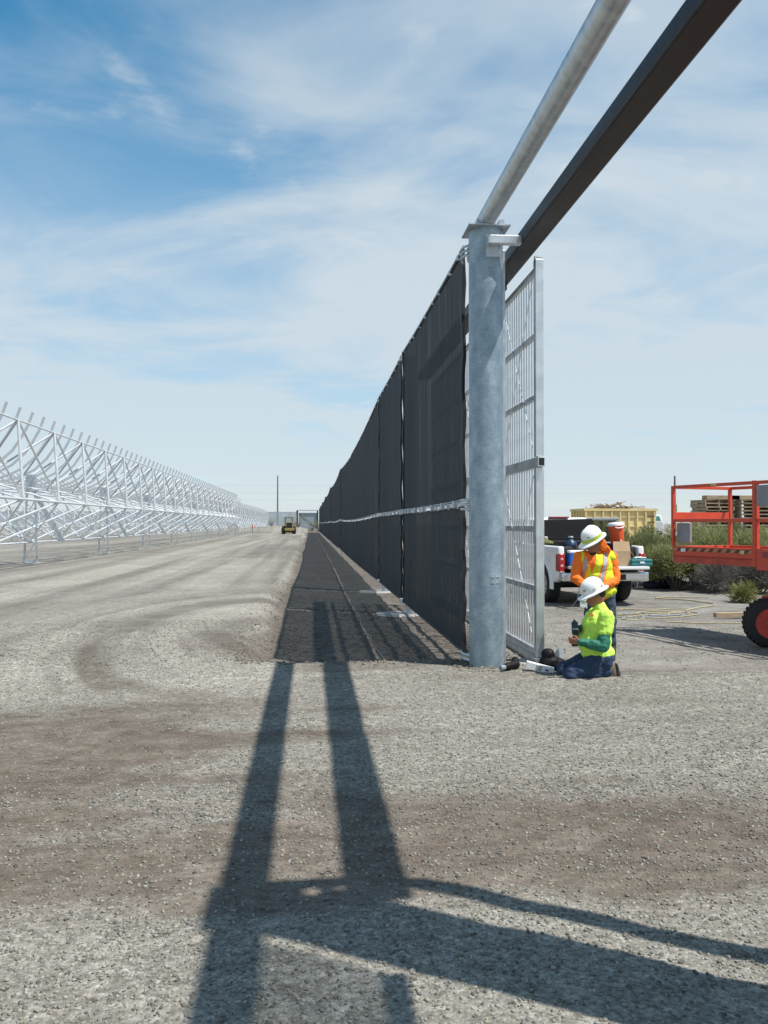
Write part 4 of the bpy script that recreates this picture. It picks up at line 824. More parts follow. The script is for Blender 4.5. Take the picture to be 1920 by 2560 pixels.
def stander():
    t = thing('person', 'person in orange shirt, hi-vis vest and white hard hat standing behind the kneeling worker', 'person', (3.47, 9.99, -.055)); t.scale = (1.03, 1.03, 1.045)
    V = Vector
    hipL, hipR = V((.135, .0, .86)), V((-.06, .0, .86)); kL, kR = V((.165, -.03, .47)), V((-.07, -.05, .47)); aL, aR = V((.165, .02, .09)), V((-.09, .0, .09))
    shR, shL = V((-.20, .0, 1.285)), V((.195, .01, 1.285)); eR, eL = V((-.275, -.05, 1.055)), V((.225, -.03, 1.03)); wR, wL = V((-.215, -.21, .985)), V((.0, -.24, .97))
    hc = V((-.04, -.05, 1.455)); Mh = Matrix.Rotation(R(200), 3, 'Z') @ Matrix.Rotation(R(24), 3, 'Y')     # front of the head, looking down and left
    fw = Mh @ V((1, 0, 0)); up = Mh @ V((0, 0, 1)); sd = Mh @ V((0, 1, 0))
    body = [('ell', (.035, .0, .90), (.165, .12, .13)), ('ell', (.02, .0, 1.05), (.165, .115, .18)), ('ell', (.0, .0, 1.2), (.19, .12, .16)),
            ('cap', shR, shL, .065, .065), ('cap', (.0, .0, 1.28), hc - up * .06, .062, .055), ('ell', hc, (.098, .076, .122), Mh), ('ell', hc + fw * .055 - up * .06, (.05, .05, .05), Mh),
            ('ell', hc + fw * .10 - up * .025, (.02, .013, .022), Mh), ('ell', hc + sd * .078 - up * .02, (.02, .01, .03), Mh), ('ell', hc - sd * .078 - up * .02, (.02, .01, .03), Mh),
            ('cap', shR, eR, .052, .042), ('cap', eR, wR, .042, .029), ('cap', shL, eL, .052, .042), ('cap', eL, wL, .042, .029),
            ('cap', hipL, kL, .085, .058), ('cap', hipR, kR, .085, .058), ('cap', kL, aL, .055, .04), ('cap', kR, aR, .055, .04), ('ell', aL + V((0, -.07, -.05)), (.045, .12, .04)), ('ell', aR + V((0, -.07, -.05)), (.045, .12, .04))]
    hand(body, wR, (.35, -.55, -.45), (.6, .1, -.3), 1, .9); hand(body, wL, (-.85, -.25, -.05), (-.1, .5, -.9), 1, .7)
    organic('body', body, SKIN, t, .0075, 3)
    organic('jeans', [('ell', (.04, .0, .90), (.172, .128, .13)), ('cap', hipL, kL, .098, .073), ('cap', hipR, kR, .098, .073), ('cap', kL, aL + V((0, 0, -.01)), .07, .066), ('cap', kR, aR + V((0, 0, -.01)), .07, .066), ('cap', hipL, hipR, .098, .098)], JEANS2, t, .01, 3, .045, .08)
    organic('shirt', [('ell', (.03, .0, .88), (.18, .135, .11)), ('ell', (.02, .0, 1.05), (.182, .132, .2)), ('ell', (.0, .0, 1.21), (.2, .135, .15)), ('cap', shR, shL, .076, .076), ('cap', (0, 0, 1.29), (-.012, -.012, 1.355), .075, .066), ('cap', shR, eR, .072, .058), ('cap', eR, wR, .057, .042), ('cap', shL, eL, .074, .06), ('cap', eL, wL, .058, .042)], ORANGES, t, .009, 4, .034, .08)
    organic('vest', [('ell', (.04, .0, .90), (.205, .158, .105)), ('ell', (.02, -.005, 1.05), (.2, .152, .2)), ('ell', (.0, -.005, 1.2), (.205, .152, .155)), ('cap', (-.165, .0, 1.285), (.16, .0, 1.285), .086, .086)], VEST, t, .010, 3, .035, .09)
    for a in (aL, aR): organic('boot', [('cap', a + V((0, .01, .06)), a + V((0, .0, -.03)), .06, .052), ('ell', a + V((0, -.06, -.045)), (.055, .135, .05))], BOOT, t, .012, 4); MB().box(a.x - .05, a.x + .05, a.y - .19, a.y + .07, -.005, .022).build('boot_sole', BOOTS, t, bevel=.02)
    hardhat(t, hc + up * .048 - fw * .005, Mh @ Matrix.Rotation(R(4), 3, 'Y'), HATG, ((25, 38, .02, STICK), (40, 30, .018, STICK), (-35, 42, .014, STICKG)))
    nk = [('ell', hc - fw * .075 + up * .05, (.05, .095, .06), Mh), ('ell', hc - fw * .085 - up * .03, (.038, .105, .085), Mh), ('ell', hc - fw * .1 - up * .12, (.04, .12, .07), Mh), ('ell', hc - fw * .06 - up * .05 + sd * .07, (.05, .025, .07), Mh), ('ell', hc - fw * .06 - up * .05 - sd * .07, (.05, .025, .07), Mh)]
    organic('neck_shade', nk, ORANGES, t, .01, 4, .012)
    sg = MB(); sg.ell(hc + fw * .09 + up * .012 + sd * .034, (.014, .03, .018), Mh); sg.ell(hc + fw * .09 + up * .012 - sd * .034, (.014, .03, .018), Mh); sg.build('eye_ovals', BLACKG, t, smooth=True)  # two dark ovals over the eyes
    organic('beard', [('ell', hc + fw * .068 - up * .095, (.042, .05, .03), Mh)], DARKH, t, .008, 2)
    g = thing('held_glove', 'pale glove dangling from the hands of the standing worker', 'glove', (3.47, 9.99, -.055)); g.scale = (1.03, 1.03, 1.045); gp = [('cap', (-.235, -.29, .93), (-.245, -.3, .86), .035, .03), ('ell', (-.25, -.30, .83), (.045, .02, .05))]
    for k in range(4): gp.append(('cap', (-.285 + .022 * k, -.30, .80), (-.29 + .024 * k, -.305, .735 - .008 * (k % 2)), .011, .009))
    gp.append(('cap', (-.21, -.3, .84), (-.185, -.305, .8), .012, .01)); organic('glove', gp, GLOVE, g, .007, 2)
VEST = vest_mat()
def kneeler():
    t = thing('person', 'person in neon yellow shirt kneeling at the gate foot with a drill', 'person', (3.07, 9.12, -.03))
    V = Vector
    hip = [V((.13, s * .1, .235)) for s in (-1, 1)]; kn = [V((-.235, s * .13, .09)) for s in (-1, 1)]; an = [V((.215, s * .1, .105)) for s in (-1, 1)]
    sh = [V((.155, s * .185, .715)) for s in (-1, 1)]; el = [V((.085, -.255, .405)), V((.03, .235, .43))]; wr = [V((-.15, -.20, .452)), V((-.055, .08, .565))]
    hc = V((.09, .0, .935)); Mh = Matrix.Rotation(R(182), 3, 'Z') @ Matrix.Rotation(R(27), 3, 'Y'); fw = Mh @ V((1, 0, 0)); up = Mh @ V((0, 0, 1)); sd = Mh @ V((0, 1, 0))
    body = [('ell', (.12, 0, .27), (.14, .165, .13)), ('ell', (.09, 0, .43), (.15, .165, .18)), ('ell', (.13, 0, .62), (.13, .185, .16)), ('cap', sh[0], sh[1], .062, .062), ('cap', (.16, 0, .73), (.12, 0, .87), .066, .058),
            ('ell', hc, (.102, .078, .122), Mh), ('ell', hc + fw * .055 - up * .062, (.052, .052, .05), Mh), ('ell', hc + fw * .108 - up * .022, (.022, .014, .024), Mh), ('ell', hc + fw * .1 - up * .065, (.014, .026, .01), Mh), ('ell', hc + sd * .08 - up * .015, (.022, .01, .032), Mh), ('ell', hc - sd * .08 - up * .015, (.022, .01, .032), Mh)]
    for i in (0, 1):
        body += [('cap', sh[i], el[i], .055, .044), ('cap', el[i], wr[i], .044, .03), ('cap', hip[i], kn[i], .095, .065), ('cap', kn[i], an[i], .062, .045), ('cap', an[i], an[i] + V((.05, 0, -.085)), .045, .03)]
    hand(body, wr[0], (-.9, .25, .05), (.1, .9, .3), -1, .9); hand(body, wr[1], (-.75, -.35, -.25), (-.3, -.8, .2), 1, 1.0)
    organic('body', body, SKIN2, t, .0075, 3)
    pr = [('ell', (.13, 0, .25), (.155, .18, .12))]
    for i in (0, 1): pr += [('cap', hip[i], kn[i], .115, .088), ('cap', kn[i], an[i] + V((-.02, 0, 0)), .082, .064)]
    organic('jeans', pr, JEANS, t, .01, 3, .05, .08)
    organic('undershirt_sleeve', [('cap', sh[0], el[0], .062, .068), ('cap', el[0], wr[0], .07, .04)], TEALS, t, .01, 4, .03, .06); organic('undershirt_sleeve', [('cap', sh[1], el[1], .062, .066), ('cap', el[1], wr[1], .068, .04)], TEALS, t, .01, 4, .03, .06)
    organic('shirt', [('ell', (.115, 0, .30), (.185, .2, .12)), ('ell', (.08, 0, .42), (.188, .195, .17)), ('ell', (.115, 0, .60), (.17, .2, .19)), ('cap', sh[0], sh[1], .08, .08), ('cap', (.16, 0, .74), (.135, 0, .815), .095, .072), ('cap', sh[0], sh[0].lerp(el[0], .5), .08, .08), ('cap', sh[1], sh[1].lerp(el[1], .5), .08, .08)], NEON, t, .009, 4, .036, .085)
    for i in (0, 1):
        a = an[i]; organic('boot', [('cap', a + V((-.03, 0, .0)), a + V((.015, 0, .07)), .058, .05), ('cap', a + V((.02, 0, .05)), a + V((.055, 0, -.06)), .052, .042)], BOOT, t, .012, 4)
        MB().prism([(a.x + .052, a.y - .05, .205), (a.x + .078, a.y - .05, .195), (a.x + .125, a.y - .05, .03), (a.x + .09, a.y - .05, .01), (a.x + .075, a.y - .05, .06)], (0, .1, 0)).build('boot_sole', BOOTS, t, bevel=.012)
    organic('hair', [('ell', hc - fw * .035 + up * .005, (.09, .083, .075), Mh)], DARKH, t, .01, 2)
    hardhat(t, hc + up * .045 - fw * .004, Mh @ Matrix.Rotation(R(-3), 3, 'Y'), None, ((62, 45, .024, STICKG), (30, 24, .02, STICKG), (112, 42, .02, STICKY), (128, 14, .014, STICKG), (80, 14, .013, STICKG)))
    MB().cyl((-.0, -.155, .735), (-.015, -.175, .74), .02, n=10).build('shirt_print', mat('print_orange', (.7, .3, .05), .8), t)
    d = thing('cordless_drill', 'dark cordless drill held in both hands by the kneeling worker', 'drill', (3.07, 9.12, -.03))
    M = Matrix.Translation((-.135, .03, .575)) @ Matrix.Rotation(R(75), 4, 'Z') @ Matrix.Rotation(R(-30), 4, 'Y')
    def bx(nm, m, *a): return MB().box(*a, M=M).build(nm, m, d, bevel=.012)
    bx('motor_housing', DRILLB, -.09, .07, -.035, .035, -.035, .04); bx('grip', DRILLB, -.07, -.025, -.02, .02, -.13, -.03); bx('battery', DRILLB, -.1, .01, -.035, .035, -.19, -.13); MB().cyl(M @ V((.07, 0, 0)), M @ V((.13, 0, 0)), .028, .016, n=12).build('chuck', BLACKM, d, smooth=True); MB().cyl(M @ V((.13, 0, 0)), M @ V((.16, 0, 0)), .004, n=6).build('bit', BLACKM, d)
cargo(); stander(); kneeler()

# ------------------------------------------------------------------ things on the ground by the gate
def clutter():
    V = Vector
    k = thing('power_tool', 'black power tool lying at the foot of the gate guide', 'power tool', (2.34, 9.62, .0), .6)
    organic('housing', [('cap', (-.1, 0, .05), (.06, 0, .06), .045, .05), ('cap', (.06, 0, .06), (.1, .05, .1), .05, .045)], BLACKG, k, .01, 3); MB().cyl((-.2, 0, .045), (-.1, 0, .05), .03, n=10).build('nose', HOSEG, k, smooth=True)
    k = thing('parts_carton', 'pale blue-white printed parts carton lying by the gate foot', 'carton', (2.63, 9.50, .035), R(-12)); k.rotation_euler = (0, R(14), R(-12))
    c = MB().box(-.16, .16, -.05, .05, -.03, .05).build('carton', WHITEPL, k, bevel=.004); MB().box(-.05, .02, -.0515, -.0502, -.02, .04).build('printed_patch', STICKG, c); MB().box(.06, .1, -.0515, -.0502, .0, .02).build('printed_patch', PRINT, c)
    k = thing('tool_bag', 'black bulging tool bag beside the kneeling worker', 'tool bag', (2.80, 9.68, -.03), .2)
    organic('bag', [('ell', (0, 0, .1), (.13, .11, .1)), ('ell', (-.02, 0, .2), (.08, .08, .07)), ('ell', (.1, -.02, .08), (.1, .09, .08))], BLACKG, k, .012, 3, .02)
    k = thing('steel_offcut', 'bent bright metal offcut sticking up behind the tool bag', 'metal offcut', (2.93, 9.85, -.05), .3); MB().prism([(-.1, 0, .12), (.05, 0, .28), (.14, 0, .24), (.02, 0, .05)], (0, .01, 0)).build('plate', SPADE, k); MB().prism([(.05, .01, .28), (.16, .05, .18), (.14, .01, .24)], (0, .01, 0)).build('lip', GALV, k)
    k = thing('yellow_drill', 'yellow and black cordless drill lying against the kneeling knees', 'drill', (2.93, 9.36, .0), -.4)
    MB().box(-.1, .07, -.03, .03, .0, .075).build('motor_housing', DRILLY, k, bevel=.015); MB().box(-.13, -.06, -.045, .045, .01, .09).build('battery', BLACKM, k, bevel=.01); MB().bar((.02, 0, .06), (.06, 0, .13), .04, .05).build('grip', DRILLY, k); MB().cyl((.07, 0, .04), (.13, 0, .04), .022, n=10).build('chuck', BLACKM, k)
    k = thing('white_strip', 'thin white board lying behind the gate bottom', 'board', (2.58, 11.1, -.2), .1); MB().box(-.14, .14, -.05, .05, 0, .12).build('board', WHITEPL, k)
    j = thing('jacket', 'dark blue jacket heap lying on the dirt before the bushes', 'jacket', (9.55, 22.2, -.05), .2)
    organic('cloth', [('ell', (0, 0, .13), (.4, .22, .15)), ('ell', (.3, .05, .22), (.3, .2, .13)), ('ell', (-.35, -.05, .1), (.28, .2, .12)), ('ell', (.6, .02, .12), (.2, .12, .08))], NAVYP, j, .03, 4, .05, .2); MB().tube([(.2, -.2, .05), (.5, -.26, .1), (.8, -.2, .16), (.95, -.15, .14)], .03, 6).build('sleeve_cuff', HOSEG, j, smooth=True)
    def cord(nm, label, pts, r, m):
        q = []
        for i in range(len(pts) - 1):
            p0 = V(pts[max(i - 1, 0)]); p1 = V(pts[i]); p2 = V(pts[i + 1]); p3 = V(pts[min(i + 2, len(pts) - 1)])
            for s in range(6):
                t_ = s / 6; q.append(.5 * ((2 * p1) + (p2 - p0) * t_ + (2 * p0 - 5 * p1 + 4 * p2 - p3) * t_ ** 2 + (3 * p1 - p0 - 3 * p2 + p3) * t_ ** 3))
        q.append(V(pts[-1])); o = MB().tube([(p.x, p.y, float(gh(p.x, p.y)) + r + .004) for p in q], r, 6).build(nm, m, smooth=True); tag(o, label, 'cord', 'cords lying on the yard')
    cord('extension_cord', 'long pale cord trailing from the truck past the standing worker', [(5.2, 17.3), (5.4, 16.6), (5.9, 16.4), (6.4, 16.7), (6.9, 16.5), (7.4, 16.75), (7.9, 16.6)], .011, ROPE)
    cord('extension_cord', 'yellow cord curling in a hook near the lift wheel', [(7.5, 16.3), (8.1, 16.9), (8.75, 17.6), (8.45, 18.5), (8.0, 18.9), (8.4, 19.2), (9.3, 19.0)], .013, ROPE)
    pts = [(6.55 + .75 * math.cos(a * 1.0) + .25 * math.sin(2.3 * a), 15.6 + .55 * math.sin(a * 1.13) + .2 * math.cos(1.7 * a)) for a in np.linspace(0, 14, 34)]
    cord('extension_cord', 'tangled coil of tan cord lying between the truck and lift', pts, .010, ROPE)
    pts = [(6.2 + .6 * math.cos(a * 1.2 + 1) + .3 * math.sin(1.9 * a), 15.75 + .4 * math.sin(a * .9) + .15 * math.cos(2.7 * a)) for a in np.linspace(0, 9, 22)]
    cord('extension_cord', 'tangled grey cord mixed into the tan coil on the dirt', pts, .010, HOSEG)
    cord('extension_cord', 'straight yellow cord running to the lift wheel', [(6.3, 14.45), (6.9, 14.3), (7.5, 14.15), (8.3, 14.0)], .011, ROPE)
    w = thing('wood_offcut', 'short pale timber offcut lying behind the lift wheel', 'timber', (7.75, 15.0, -.03), .1); MB().box(-.3, .3, -.05, .05, 0, .09).build('timber', WOOD, w, bevel=.008)
clutter()

# ------------------------------------------------------------------ scissor lift
def hazard():
    m, nt, b = nodes('hazard_stripes'); N = nt.nodes; L = nt.links; tc = N.new('ShaderNodeTexCoord'); sp = N.new('ShaderNodeSeparateXYZ'); L.new(tc.outputs['Object'], sp.inputs[0])
    a = N.new('ShaderNodeMath'); a.operation = 'ADD'; L.new(sp.outputs[1], a.inputs[0]); L.new(sp.outputs[2], a.inputs[1]); f = N.new('ShaderNodeMath'); f.operation = 'PINGPONG'; L.new(a.outputs[0], f.inputs[0]); f.inputs[1].default_value = .085
    g = N.new('ShaderNodeMath'); g.operation = 'GREATER_THAN'; L.new(f.outputs[0], g.inputs[0]); g.inputs[1].default_value = .0425
    x = N.new('ShaderNodeMix'); x.data_type = 'RGBA'; L.new(g.outputs[0], x.inputs[0]); x.inputs[6].default_value = (.10, .03, .025, 1); x.inputs[7].default_value = (.42, .20, .08, 1); L.new(x.outputs[2], b.inputs['Base Color']); b.inputs['Roughness'].default_value = .6; return m
def lift():
    t = thing('scissor_lift', 'orange-red scissor lift with railed platform at the right edge', 'scissor lift', (5.80, 13.02, -.05), R(17.5))
    W_, ZB, ZD, ZM, ZT = 1.19, 1.14, 1.40, 1.81, 2.36; Y1 = -1.68; Y2 = -3.3
    HZ = hazard()
    # extension deck
    MB().box(0, W_, Y1, 0, ZB + .06, ZB + .12).build('deck', REDD, t)
    for x0, x1 in ((-.02, .03), (W_ - .03, W_ + .02)):
        s = MB().box(x0, x1, Y1, .0, ZB + .11, ZD).build('toe_board', REDP, t, bevel=.006); MB().box(x0 + .008, x1 - .008, Y1, .0, ZB, ZB + .095).build('deck_beam', REDD, t)
    MB().box(-.026, -.021, Y1 + .06, -.05, ZB + .185, ZB + .235).build('hazard_tape', HZ, t)
    MB().box(0.03, W_ - .03, -.03, .02, ZB, ZD).build('toe_board', REDP, t, bevel=.006)
    sq = .05
    for x in (0.0, W_): MB().box(x - sq / 2, x + sq / 2, -sq / 2, sq / 2, ZD, ZT).build('rail_post', REDP, t, bevel=.005)
    for x in (0.0, W_):
        MB().box(x - .022, x + .022, Y2, -sq / 2, ZT - .045, ZT + .004).build('top_rail', REDP, t, bevel=.004); MB().box(x - .02, x + .02, Y2, -sq / 2, ZM - .03, ZM + .02).build('mid_rail', REDP, t, bevel=.004)
        for y in (Y1 + .02, -2.5, Y2): MB().box(x - .028, x + .028, y - .03, y + .03, ZB if y > -2 else ZD, ZT + .01).build('rail_post', REDP, t, bevel=.005)
    MB().box(sq / 2, W_ - sq / 2, -.022, .022, ZT - .045, ZT + .004).build('end_rail', REDP, t, bevel=.004); MB().box(sq / 2, W_ - sq / 2, -.012, .012, ZM + .0, ZM + .13).build('end_panel', REDP, t, bevel=.004)
    MB().box(W_ - .06, W_ - .01, -.9, -.86, ZD, ZM).build('rail_post', REDP, t)
    mb_ = MB().box(.02, .075, -.34, -.05, ZM - .36, ZM - .04).build('manual_box', GREYB, t, bevel=.015); MB().box(.06, .3, -.05, -.03, ZM - .36, ZM - .04).build('manual_box', GREYB, t, bevel=.01)
    cb = MB().box(W_ - .14, W_ - .03, -1.35, -.95, ZM + .18, ZM + .38).build('control_box', GREYB, t, bevel=.02); MB().tube([(W_ - .08, -1.0, ZM + .38), (W_ - .08, -1.0, ZM + .5), (W_ - .14, -.97, ZM + .53)], .012, 6).build('guard_hoop', GREYB, cb); MB().ell((W_ - .08, -1.18, ZM + .46), (.03, .03, .08)).build('joystick', PRINT, cb, smooth=True)
    MB().box(-.05, -.03, Y1 - .42, Y1 - .05, ZT - .36, ZT - .06).build('sign_panel', GREYB, t, bevel=.01)
    MB().box(-.02, .03, Y1 - .03, Y1 + .0, ZB, ZT).build('gate_post', REDP, t)
    # main deck
    MB().box(0, W_, Y2, Y1 - .005, ZB, ZB + .1).build('deck', REDD, t)
    for x0, x1 in ((-.04, .02), (W_ - .02, W_ + .04)): MB().box(x0, x1, Y2, Y1 - .035, ZB - .04, ZD + .0).build('side_panel', REDP, t, bevel=.006)
    for y in (-1.95, -2.15): MB().box(.1, .15, y - .025, y + .025, ZD, ZM + .25).build('inner_post', REDP, t)
    for (y, z, w, h, m_) in ((-.25, ZB + .2, .1, .05, WHITEPL), (-1.45, ZB + .2, .07, .05, STICKY), (-.9, ZT - .02, .12, .03, STICKY), (-.1, 2.0, .04, .12, STICKY), (-.1, 1.6, .04, .06, WHITEPL)):
        MB().box(-.031, -.0285, y - w / 2, y + w / 2, z - h / 2, z + h / 2).build('decal', m_, t)
    cu = bpy.data.curves.new('lt', 'FONT'); cu.body = 'SKYJACK'; cu.size = .115; cu.extrude = .001
    to = bpy.data.objects.new('lt', cu); COL.objects.link(to); me = bpy.data.meshes.new_from_object(to.evaluated_get(bpy.context.evaluated_depsgraph_get())); bpy.data.objects.remove(to)
    for v in me.vertices: v.co = (-.0425 + v.co.z, Y1 - .13 - v.co.x, ZB + .14 + v.co.y)
    me.materials.clear(); me.materials.append(PRINT); o = bpy.data.objects.new('lettering', me); COL.objects.link(o); o.parent = t
    # scissor stack and chassis
    MB().box(.2, W_ - .2, -3.6, -1.55, .32, .72).build('chassis', REDD, t, bevel=.03)
    for x in (.3, W_ - .3):
        for k, (ya, yb) in enumerate(((-1.7, -3.2), (-3.2, -1.7))):
            for j in range(3): MB().bar((x + .03 * k, ya, .76 + j * .12), (x + .03 * k, yb, .83 + j * .12), .03, .07).build('scissor_arm', REDD, t)
    Mw = (Matrix.Rotation(R(-34), 3, 'Z') @ Matrix.Rotation(PI / 2, 3, 'X'))
    for (x, y, st) in ((.2, -1.72, 1), (W_ - .12, -1.78, 1), (.12, -3.3, 0), (W_ - .12, -3.3, 0)):
        M = Mw if st else Matrix.Rotation(PI / 2, 3, 'Y')
        tt, rim = wheel(t, (x, y, .345), .345, .24, RIMR, M, 34)
        ax = M @ Vector((0, 0, 1)); c = Vector((x, y, .345)); lg = MB()
        for j in range(30):
            for s2 in (-1, 1):
                a0 = 2 * PI * (j + (.5 if s2 > 0 else 0)) / 30; a1 = a0 + .11; q0 = c + M @ Vector((.348 * math.cos(a0), .348 * math.sin(a0), s2 * .10)); q1 = c + M @ Vector((.348 * math.cos(a1), .348 * math.sin(a1), s2 * .005)); lg.bar(q0, q1, .03, .022, up=tuple(q0 - c))
        lg.build('tread', TYRE, tt, fix=False)
        for s in (-1, 1):
            MB().cyl(c + ax * s * .07, c + ax * s * .12, .055, n=14).build('hub', GREYB, rim, smooth=True)
            for j in range(6): q = c + ax * s * .05 + M @ Vector((.09 * math.cos(j * PI / 3), .09 * math.sin(j * PI / 3), 0)); MB().cyl(q, q + ax * s * .03, .012, n=6).build('wheel_nut', GREYB, rim)
lift()

# ------------------------------------------------------------------ yard behind: dumpster, pallets, trucks
def yard():
    d = thing('dumpster', 'tan-yellow ribbed steel dumpster heaped with scrap wood', 'dumpster', (14.6, 43.8, 0)); Lx, Ly, H = 3.95, 2.3, 2.52
    MB().box(0, Lx, 0, .06, .2, H).build('side_wall', YELLOWP, d); MB().box(0, Lx, Ly - .06, Ly, .2, H).build('side_wall', YELLOWP, d); MB().box(0, .06, .06, Ly - .06, .2, H).build('end_wall', YELLOWP, d); MB().box(Lx - .06, Lx, .06, Ly - .06, .2, H).build('end_wall', YELLOWP, d); MB().box(.06, Lx - .06, .06, Ly - .06, .2, .3).build('floor', YELLOWP, d)
    MB().box(-.06, Lx + .06, -.1, .0, H - .12, H + .01).build('rim_bar', YELLOWP, d); MB().box(-.07, -.0, 0, Ly, H - .12, H + .01).build('rim_bar', YELLOWP, d); MB().box(Lx, Lx + .07, 0, Ly, H - .12, H + .01).build('rim_bar', YELLOWP, d)
    for k in range(9): x = .06 + k * (Lx - .18) / 8; MB().box(x - .04, x + .04, -.085, .0, .25, H - .12).build('rib', YELLOWP, d)
    for k in range(5): y = .2 + k * .46; MB().box(-.08, .0, y - .04, y + .04, .25, H - .12).build('rib', YELLOWP, d)
    for z in (1.0, 1.55, 2.05):
        for k in range(7): x = .06 + k * (Lx - .18) / 8; MB().box(x + .06, x + .43, -.05, -.001, z, z + .05).build('stiffener', YELLOWP, d)
    for k in range(6): MB().box(Lx - .5, Lx - .14, -.14, -.09, .5 + k * .32, .54 + k * .32).build('ladder_rung', BLACKM, d)
    for x in (.3, Lx - .3): MB().box(x - .15, x + .15, 0, Ly, .0, .2).build('skid', BLACKM, d)
    m = MB()
    for k in range(130):
        x = random.uniform(.7, Lx - .5); y = random.uniform(.3, Ly - .3); z = H - .25 + .5 * (1 - ((x - 2) / 1.9) ** 2) * random.random(); a = random.uniform(0, PI); l = random.uniform(.2, .7); dz = random.uniform(-.15, .2)
        m.bar((x - l * math.cos(a), y - l * math.sin(a) * .6, z - dz), (x + l * math.cos(a), y + l * math.sin(a) * .6, z + dz), random.uniform(.05, .14), .03)
    o = m.build('scrap_wood', WOOD, fix=False); o.location = (14.6, 43.8, 0); tag(o, 'heap of broken scrap boards filling the dumpster', 'scrap wood', kind='stuff')
    # pallet stacks
    def pallet():
        p = thing('wood_pallet', 'x', 'pallet'); b0 = None
        for k in range(7):
            o = MB().box(-.6, .6, -.05, .05, .11, .13).build('deck_board', WOOD, p) if b0 is None else b0.copy()
            if b0 is None: b0 = o
            else: COL.objects.link(o); o.parent = p
            o.location = (0, -.45 + k * .15, 0)
        for x in (-.56, 0, .56): MB().box(x - .02, x + .02, -.5, .5, .02, .11).build('stringer', WOOD, p)
        for y in (-.44, 0, .44): o = b0.copy(); COL.objects.link(o); o.parent = p; o.name = 'bottom_board'; o.location = (0, y, -.11)
        return p
    p0 = pallet(); first = True
    for s, (x, y, rz, n) in enumerate(((15.3, 30.9, .12, 19), (16.75, 30.8, -.05, 19), (18.2, 30.6, .05, 18))):
        for k in range(n):
            o = p0 if first else copy_tree(p0); first = False; o.location = (x + random.uniform(-.03, .03), y + random.uniform(-.03, .03), k * .138); o.rotation_euler = (0, 0, rz + random.uniform(-.03, .03))
            tag(o, 'wooden pallet in the %s stack behind the lift, %s up from the ground' % (['left', 'middle', 'right'][s], ORD[k] if k < 18 else 'nineteenth'), group='stacked wooden pallets')
    for k, (x, z, l, lab) in enumerate(((15.5, 19 * .138, 1.3, 'thick timber laid across the left pallet stack'), (16.9, 19 * .138, 2.2, 'long timber laid across the middle pallet stack'))):
        o = thing('timber', lab, 'timber', (x, 30.6, z)); MB().box(-l / 2, l / 2, -.2, .2, 0, .16).build('baulk', WOOD, o, bevel=.01)
    # distant white tank truck
    v = thing('tank_truck', 'white tank truck with teal windows far behind the bushes', 'tank truck', (51.0, 122, 0), R(-20))
    MB().cyl((-1.5, 0, 2.05), (-1.5, 5.5, 2.05), .95, n=22).build('tank', WHITEP, v, smooth=True); MB().box(-.6, 1.6, -1.0, 1.2, .6, 2.1).build('cab', WHITEP, v, bevel=.1); MB().prism([(-.55, -.95, 2.1), (1.55, -.95, 2.1), (1.2, -.7, 3.05), (-.4, -.7, 3.05)], (0, 1.9, 0)).build('cab_top', WHITEP, v, bevel=.08); MB().prism([(-.05, -.955, 2.2), (1.25, -.955, 2.2), (1.0, -.78, 2.85), (-.0, -.78, 2.85)], (0, .02, 0)).build('windshield', TEALG, v); MB().box(-2.3, 1.5, -.8, 5.5, .5, 1.1).build('chassis', BLACKM, v)
    for x in (-2.1, 1.3):
        for y in (-.2, 4): wheel(v, (x, y, .5), .5, .3, WHITEP)
    s = thing('striped_sack', 'white printed sack on the ground beside the far bushes', 'sack', (12.9, 33, 0)); organic('sack', [('ell', (0, 0, .55), (.75, .4, .5)), ('ell', (.4, 0, .5), (.5, .4, .45)), ('ell', (0, 0, .2), (.7, .42, .3))], WHITEPL, s, .04, 4, .08, .3); MB().box(-.1, .5, -.46, -.43, .5, .75).build('print', PRINTR, s)
yard()

